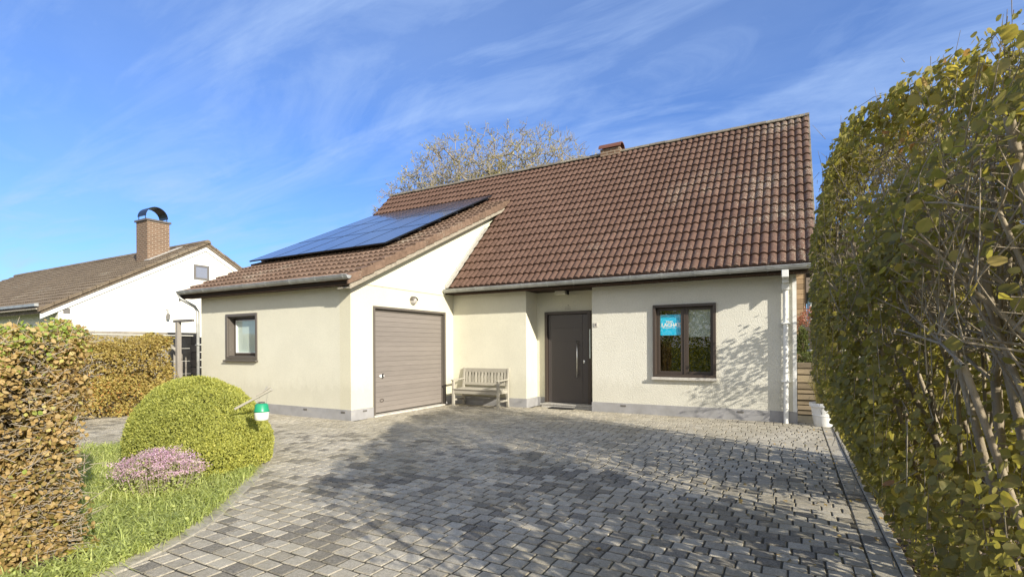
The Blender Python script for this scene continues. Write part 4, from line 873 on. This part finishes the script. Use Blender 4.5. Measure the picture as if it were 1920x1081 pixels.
# hosta at the hedge foot
HO = thing('hosta_plant', 'small plant with broad yellow-green leaves at the foot of the left hedge', 'plant', (-4.46, -9.02, GZ))
th = np.linspace(0, 6.28, 11)[:-1]; P = np.stack([-4.46 + .015 * np.cos(th), -9.02 + .015 * np.sin(th), np.full(10, GZ + .05)], 1)
leaves('leaves', P, np.stack([.2 * np.cos(th), .2 * np.sin(th), np.ones(10)], 1), rng.uniform(.08, .12, 10), T_ROUND, m_hosta, HO, None, np.stack([np.cos(th), np.sin(th), .35 * np.ones(10)], 1))
sticks('stems', np.tile([-4.46, -9.02, GZ], (10, 1)), P, .004, .003, m_cover, HO)

# hanging feeder on a wooden stake leaning out of the bush
fx, fy = -5.47, -6.95
FE = thing('hanging_lantern', 'green and white plastic lantern hanging against the ball bush', 'lantern', (fx, fy, .30))
m_gp = M('green_plastic', (.02, .30, .15), .35); m_wp = M('translucent_white_plastic', (.78, .78, .72), .3)
LZ = .075
b = MB(); b.lathe(fx, fy, [(0, .315), (.066, .315), (.075, .33), (.080, .41), (.078, .418)], 20); b.v = [(p[0], p[1], p[2] + LZ) for p in b.v]; b.build('cup', m_wp, FE, smooth=True)
b = MB(); b.lathe(fx, fy, [(.084, .412), (.086, .425), (.078, .44), (.070, .495), (.055, .508), (.0, .512)], 20); b.v = [(p[0], p[1], p[2] + LZ) for p in b.v]; b.build('cap', m_gp, FE, smooth=True)
b = MB(); b.lathe(fx, fy, [(0, .50), (.034, .505), (.034, .525), (0, .53)], 14); b.v = [(p[0], p[1], p[2] + LZ) for p in b.v]; b.build('plug', m_frame2, FE)
b = MB(); b.tube([(fx - .055, fy - .02, .50), (fx - .02, fy, .60), (fx + .055, fy + .035, .705)], .0018, 5); b.tube([(fx + .055, fy + .02, .50), (fx + .06, fy + .03, .60), (fx + .055, fy + .035, .705)], .0018, 5); b.v = [(p[0], p[1], p[2] + LZ) for p in b.v]; b.build('wire', m_steel, FE)
b = MB(); b.bar((-5.74, -7.10, .52), (-5.36, -6.90, .745), .030, .026); b.bar((-5.50, -6.99, .675), (-5.36, -6.915, .775), .018, .016)
o = b.build('wooden_stake', m_bench, None, bevel=.003); tag(o, 'pale weathered wooden stake sticking out of the ball bush above the lantern', 'stake')

# ------------------------------------------------------------------ right side of the house
PO = thing('plant_pot', 'large white plastic pot with tall dry grass at the right house corner', 'plant pot', (.47, -.15, GZ))
b = MB(); px, py = .42, -.12; b.lathe(px, py, [(0, GZ), (.150, GZ), (.156, GZ + .012), (.178, GZ + .18), (.185, GZ + .185), (.186, GZ + .20), (.181, GZ + .205), (.200, GZ + .335), (.222, GZ + .345), (.228, GZ + .40), (.222, GZ + .41), (.205, GZ + .405), (.195, GZ + .36), (0, GZ + .355)], 36)
b.build('pot', m_white, PO, smooth=True); shade_auto(bpy.data.objects['pot'])
b = MB(); b.lathe(px, py, [(0, GZ + .36), (.19, GZ + .362), (.0, GZ + .375)], 20); b.build('soil', m_soil, PO)
n = 600; a_ = rng.uniform(0, 6.28, n); q = rng.uniform(0, .12, n); blades('grass', np.stack([px + q * np.cos(a_), py + q * np.sin(a_), np.full(n, GZ + .37)], 1), (.30, .66), .008, m_grassy, PO, .55, None, .25)
# timber retaining wall, planter strip, dark fence, shrub, shed and pale house behind
RW = thing('timber_retaining_wall', 'low retaining wall of stacked brown timber planks right of the house', 'retaining wall', (1.5, 1.4, GZ))
z = GZ
while z < .80:
    h_ = random.choice([.10, .13, .16]); yo = 1.3 + random.uniform(-.02, .04)
    b = MB(); b.box(.02, 3.4, yo, 1.5, z + random.uniform(.006, .02), z + h_ - .004, random.random()); b.build('plank', m_planks, RW, bevel=.006); z += h_
b = MB(); b.box(.02, 6, 1.52, 9, GZ, .80); struct('raised_garden', b, m_soil)
FB = thing('wooden_fence', 'dark horizontal board fence seen between the house corner and tall hedge', 'fence', (1.2, 3.4, .8))
for i in range(6):
    b = MB(); b.box(.06, 3.2, 3.4, 3.43, .82 + i * .145, .82 + i * .145 + .125, random.random()); b.build('board', m_fence2, FB)
for x in (.12, 1.6, 3.1): b = MB(); b.box(x, x + .08, 3.43, 3.51, .8, 1.72); b.build('post', m_fence2, FB)
def shrub(name, label, c, rad, n, sz, mat, seed, cat='shrub', tm=T_LEAF):
    s_ = thing(name, label, cat, (c[0], c[1], c[2] - rad[2])); d = rng.normal(size=(n, 3)); d /= np.linalg.norm(d, axis=1, keepdims=True)
    P = np.array(c) + d * np.array(rad) * (rng.uniform(.35, 1, (n, 1)) ** .5) * (1 + .18 * vnoise(d, 4, seed))[:, None]; leaves('foliage', P, rng.normal(size=(n, 3)) + [0, 0, .6], rng.uniform(*sz, n), tm, mat, s_)
    m = 60; a = np.tile([c[0], c[1], c[2] - rad[2]], (m, 1)); dd = rng.normal(size=(m, 3)) * np.array(rad) * .5; dd[:, 2] = abs(dd[:, 2]) + rad[2]; sticks('stems', a, a + dd, .012, .004, m_bark, s_); return s_
shrub('shrub', 'low green shrub growing on top of the timber retaining wall', (.28, 1.9, .93), (.26, .3, .16), 1500, (.02, .045), m_greenshrub, 81)
shrub('shrub', 'small red-brown shrub under the brown shed wall', (.30, 4.5, 1.75), (.30, .35, .42), 1300, (.03, .06), m_redshrub, 82)
shrub('shrub', 'dark ivy-like climber on the dark board fence right of the house', (.14, 3.3, 1.25), (.14, .1, .40), 1200, (.03, .06), m_greenshrub, 83)
SH = thing('garden_shed', 'tall brown timber clad shed corner behind the house', 'shed', (.0, 6.5, .8))
b = MB(); b.box(-.9, .24, 5.6, 7.2, .8, 3.25); b.build('wall', m_shed, SH)
for i in range(9): b = MB(); b.box(-.9, .235, 5.575, 5.599, 1.95 + i * .14, 1.95 + i * .14 + .13, random.random()); b.build('cladding_board', m_shed, SH)
b = MB(); b.box(.236, .275, 5.56, 7.2, .8, 3.3); b.build('corner_trim', m_soffit, SH)
b = MB(); b.box(-1, .45, 5.4, 7.4, 3.3, 3.38); b.build('roof', m_soffit, SH)
NW = thing('distant_house', 'pale house glimpsed between the shed and tall hedge', 'house', (3, 15, GZ))
b = MB(); b.box(.6, 8, 14, 20, GZ, 3.6); b.build('wall', m_nbrick, NW); b = MB(); b.prism([(13.6, 3.4), (17, 6.0), (20.4, 3.4)], 'x', .3, 8.3); b.build('roof', m_ntile, NW)
for x in (2, 5): b = MB(); b.box(x, x + 1.2, 13.97, 13.999, .9, 2.2); b.build('window', m_nglass, NW)

# ------------------------------------------------------------------ left background
PG = thing('post_and_beam', 'grey wooden post with a short cross beam left of the garage wing', 'post', (-13.62, -3.6, GZ))
b = MB(); b.box(-13.66, -13.56, -3.62, -3.52, GZ, 1.88); b.build('post', m_post, PG, bevel=.006); b = MB(); b.box(-13.80, -12.95, -3.60, -3.54, 1.88, 1.945); b.build('beam', m_fence, PG, bevel=.004)
FW = thing('wooden_fence', 'grey horizontal board fence between the concrete wall and garage wing', 'fence', (-13.8, -2.4, GZ))
for i in range(8): b = MB(); b.box(-15.2, -12.74, -2.42 + .015 * (i % 2), -2.38 + .015 * (i % 2), GZ + .05 + i * .215, GZ + .05 + i * .215 + .195, random.random()); b.build('board', m_fence, FW)
for x in (-15.1, -13.95, -12.85): b = MB(); b.box(x, x + .08, -2.38, -2.30, GZ, 1.6); b.build('post', m_fence, FW)
CW = thing('concrete_garden_wall', 'grey concrete panel wall with a coping behind the golden hedge', 'wall', (-15.2, -6, GZ))
for i in range(5): b = MB(); b.box(-15.26, -15.18, -14, -2.2, GZ + i * .36, GZ + i * .36 + .352); b.build('panel', m_conc, CW)
for y in np.arange(-13.5, -2.0, 2.0): b = MB(); b.box(-15.30, -15.12, y, y + .12, GZ, 1.66); b.build('post', m_conc, CW)
b = MB(); b.box(-15.30, -15.12, -14, -2.2, 1.60, 1.67); b.build('coping', m_conc, CW)

# neighbouring house
NX = -20.0; NB = thing('neighbour_house', 'white painted brick house with grey-brown roof left of the garage wing', 'house', (-26, 0.8, GZ))
yl, yr_, za, ze = -3.72, 5.32, 5.25, 2.66; sl_ = (za - ze) / (.8 - yl)
b = MB(); b.prism([(yl + .0, GZ), (yr_, GZ), (yr_, ze - .02), (.8, za - .12), (yl, ze - .02)], 'x', NX - .3, NX); b.build('gable_wall', m_nbrick, NB)
b = MB(); b.box(-38, NX - .3, yl, yl + .25, GZ, ze); b.box(-38, -37.7, yl + .25, yr_, GZ, ze); b.box(-38, NX - .3, yr_ - .2, yr_, GZ, ze); b.build('wall', m_nbrick, NB)
b = MB(); b.box(-38, NX + .05, yl - .55, yl, 2.42, 2.46); b.build('soffit', m_vergeb, NB)
yo = yl - .45; rz = int(math.hypot(.8 - yo, za + .1 - (za + .1 - sl_ * (.8 - yo))) / .33); nr = merge('roof', [tile_field(-38.2, NX + .12, yo, za + .05 - sl_ * (.8 - yo), sl_, rz + 1, .8, .0) if False else tile_field(-38.2, NX + .12, yo, za + .05 - sl_ * (.8 - yo), sl_, rz, math.hypot(.8 - yo, sl_ * (.8 - yo)) / rz, .15, .02, .03, 4)], m_ntile, NB); shade_auto(nr)
b = MB(); b.prism([(yo, za + .02 - sl_ * (.8 - yo)), (.8, za + .02), (5.75, za + .02 - sl_ * 4.95), (5.75, za - .10 - sl_ * 4.95), (.8, za - .10), (yo, za - .10 - sl_ * (.8 - yo))], 'x', -38.2, NX + .10); b.build('roof_deck', m_ntile, nr)
b = MB()
for i in range(14):
    y0 = .8 + i * .36; z0 = za + .05 - sl_ * (y0 - .8); b.prism([(y0, z0 - .03), (y0 + .37, z0 - .03 - sl_ * .37), (y0 + .37, z0 + .04 - sl_ * .37), (y0, z0 + .06)], 'x', NX - .3, NX + .13, random.random())
    y0 = .8 - (i + 1) * .36; z0 = za + .05 - sl_ * (.8 - y0)
    if i < 14: b.prism([(y0, z0 - .06), (y0 + .37, z0 - .06 + sl_ * .37), (y0 + .37, z0 + .04 + sl_ * .37), (y0, z0 + .06)], 'x', NX + .06, NX + .16, random.random())
b.build('verge_tiles', m_ntile, nr)
b = MB(); x = -38.2
while x < NX + .1: b.prism([(.66, za + .03), (.72, za + .13), (.8, za + .16), (.88, za + .13), (.94, za + .03)], 'x', x, x + .39, random.random()); x += .4
b.build('ridge_tiles', m_ntile, nr)
b = MB()
b.prism([(yo, za - .04 - sl_ * (.8 - yo)), (.8, za - .04), (.8, za - .26), (yo, za - .26 - sl_ * (.8 - yo))], 'x', NX + .02, NX + .055); b.prism([(.8, za - .04), (5.7, za - .04 - sl_ * 4.9), (5.7, za - .26 - sl_ * 4.9), (.8, za - .26)], 'x', NX + .02, NX + .055); b.build('barge_board', m_nwhite, nr)
b = MB(); b.prism([(yo - .12, 2.52), (yo - .02, 2.52), (yo - .02, 2.62), (yo - .12, 2.60)], 'x', -38.2, NX + .0); b.build('gutter', m_zinc, NB)
w_ = MB(); frame_ring(w_, 0, 1, 0, 1, .13, 0, 1); w_.v = [(NX - .02 + .05 * p[1], .36 + .58 * p[0], 3.86 + .56 * p[2]) for p in w_.v]; wo_ = w_.build('window', m_ngrey, NB)
w_ = MB(); w_.box(NX - .01, NX + .012, .43, .87, 3.93, 4.35); w_.build('pane', m_nglass, wo_)
w_ = MB(); frame_ring(w_, 0, 1, 0, 1, .14, 0, 1); w_.v = [(NX - .02 + .04 * p[1], -3.60 + .17 * p[0], 2.34 + .16 * p[2]) for p in w_.v]; w_.box(NX, NX + .01, -3.58, -3.45, 2.36, 2.48); w_.build('wall_vent', m_ngrey, NB)
# chimney with arched cowl
cx0, cx1, cy0, cy1 = -22.30, -21.5, -.51, .28
b = MB(); b.box(cx0, cx1, cy0, cy1, 4.2, 6.10); ch = b.build('chimney', m_chim, NB)
b = MB(); b.box(cx0 - .05, cx1 + .05, cy0 - .05, cy1 + .05, 6.10, 6.17); b.build('chimney_cap', m_frame2, ch)
b = MB(); yc = (cy0 + cy1) / 2; R1 = .40; pr = [(yc + R1 * math.cos(math.pi * t / 14), 6.30 + R1 * math.sin(math.pi * t / 14)) for t in range(15)]; pr2 = [(yc + (R1 - .02) * math.cos(math.pi * t / 14), 6.30 + (R1 - .02) * math.sin(math.pi * t / 14)) for t in range(15)][::-1]
b.prism(pr + pr2, 'x', cx0 + .1, cx1 - .1)
for xx in (cx0 + .15, cx1 - .17):
    for yy in (yc - R1 + .01, yc + R1 - .03): b.box(xx, xx + .02, yy, yy + .02, 6.17, 6.31)
b.build('chimney_cowl', m_pvf, ch)
b = MB(); b.box(cx1 - .05, cx1 + .35, cy0 - .1, cy1 + .3, 0, .02); b.v = [(p[0], p[1], za + .10 - sl_ * (.8 - p[1]) + p[2]) for p in b.v]; b.build('chimney_flashing', m_stone, ch)
# little lamp on the neighbour's wall
b = MB(); b.lathe(NX + .14, -.62, [(0, 2.28), (.05, 2.28), (.06, 2.45), (.02, 2.5), (0, 2.5)], 12); b.tube([(NX, -.62, 2.62), (NX + .14, -.62, 2.64), (NX + .14, -.62, 2.5)], .012, 6); b.build('wall_lamp', m_ngrey, NB)
# far roof at the left edge
DH = thing('distant_house', 'distant house with a reddish roof at the far left edge', 'house', (-60, 10, GZ))
b = MB(); b.box(-75, -52, 6, 14, GZ, 5.0); b.build('wall', m_nbrick, DH); b = MB(); b.prism([(5.5, 4.9), (10, 8.3), (14.5, 4.9)], 'x', -75.5, -51.5); b.build('roof', m_tile, DH)

# ------------------------------------------------------------------ tree behind the roof
TR = thing('autumn_tree', 'nearly bare spreading tree with sparse yellow leaves behind the roof ridge', 'tree', (-15.2, 15, GZ))
P0 = []; Q0 = []; R0 = []; R1_ = []; TL = []
rng_keep = rng; rng = np.random.default_rng(5)
CT = np.array([-15.9, 15.0, 9.0]); CR = np.array([7.4, 5.0, 4.1])
NP = [np.array([-15.2, 15.0, GZ + i * .55]) for i in range(9)]; PAR = [i - 1 for i in range(9)]
nt_ = 3400; d = rng.normal(size=(nt_, 3)); d /= np.linalg.norm(d, axis=1, keepdims=True); d[:, 2] = np.where(d[:, 2] < -.35, -d[:, 2], d[:, 2])
tipsT = CT + d * CR * (rng.uniform(.12, 1, (nt_, 1)) ** .42) * (1 + .14 * vnoise(d, 3.5, 12))[:, None]
tipsT = tipsT[np.argsort(np.linalg.norm(tipsT - np.array([-15.2, 15, 4.2]), axis=1) + rng.normal(0, .4, nt_))]
arr = np.zeros((nt_ * 5 + 20, 3)); arr[:9] = np.array(NP); cnt = 9; par = np.full(len(arr), -1); par[:9] = np.arange(-1, 8)
TL = []
for t in tipsT:
    dist = np.linalg.norm(arr[:cnt] - t, axis=1) + .25 * np.maximum(0, arr[:cnt, 2] - t[2]) + np.where(np.arange(cnt) < 6, 50, 0)
    k = int(dist.argmin()); p = arr[k]; L_ = np.linalg.norm(t - p); ns = max(1, min(4, int(L_ / .35)))
    prev = k
    for q in range(1, ns + 1):
        f = q / ns; pt = p + (t - p) * f + (rng.normal(size=3) * .07 * L_ if q < ns else 0) + np.array([0, 0, .10 * L_ * f * (1 - f)])
        arr[cnt] = pt; par[cnt] = prev; prev = cnt; cnt += 1
    TL.append(t)
arr = arr[:cnt]; par = par[:cnt]; wgt = np.ones(cnt)
for i in range(cnt - 1, 0, -1): wgt[par[i]] += wgt[i] if par[i] >= 0 else 0
rad = np.clip(.0085 * wgt ** .42, .0115, .30)
idx = np.arange(1, cnt); P0 = arr[par[idx]]; Q0 = arr[idx]; R0 = np.minimum(rad[par[idx]], rad[idx] * 1.5); R1_ = rad[idx]
big = R1_ > .085
sticks('trunk', P0[big], Q0[big], R0[big], R1_[big], m_bark, TR, 8); sticks('branches', P0[~big], Q0[~big], R0[~big], R1_[~big], m_paletree, TR, 4)
# short end twigs and the sparse leaves
TL = np.array(TL); e0 = np.repeat(TL, 3, 0); ed = rng.normal(size=e0.shape) + (e0 - CT) / CR * .8 + [0, 0, .4]; ed /= np.linalg.norm(ed, axis=1, keepdims=True); e1 = e0 + ed * rng.uniform(.18, .5, (len(e0), 1))
sticks('twigs', e0, e1, .0105, .008, m_paletree, TR, 3)
lp = np.concatenate([e1, (e0 + e1) / 2, TL + rng.normal(size=TL.shape) * .1]); lp = lp[rng.random(len(lp)) < .38 + .42 * vnoise(lp, .9, 5)]
leaves('crown', lp, rng.normal(size=lp.shape), rng.uniform(.05, .11, len(lp)), T_LEAF, m_treeleaf, TR); rng = rng_keep

# ------------------------------------------------------------------ behind the camera (seen only as reflections in the panes)
SHG = thing('street_hedge', 'green hedge across the street mirrored in the front window', 'hedge', (-6, -19, GZ))
n = 26000; x = rng.uniform(-16, 4, n); z = rng.uniform(GZ, 3.4, n); y = -18.4 - rng.exponential(.2, n) + .2 * np.sin(x * 1.3); P = np.stack([x, y, z], 1); leaves('foliage', P, rng.normal(size=(n, 3)) + [0, 1, .5], rng.uniform(.08, .14, n), T_LEAF, m_buxus, SHG, rng.uniform(.2, 1, n))
print('scene built')
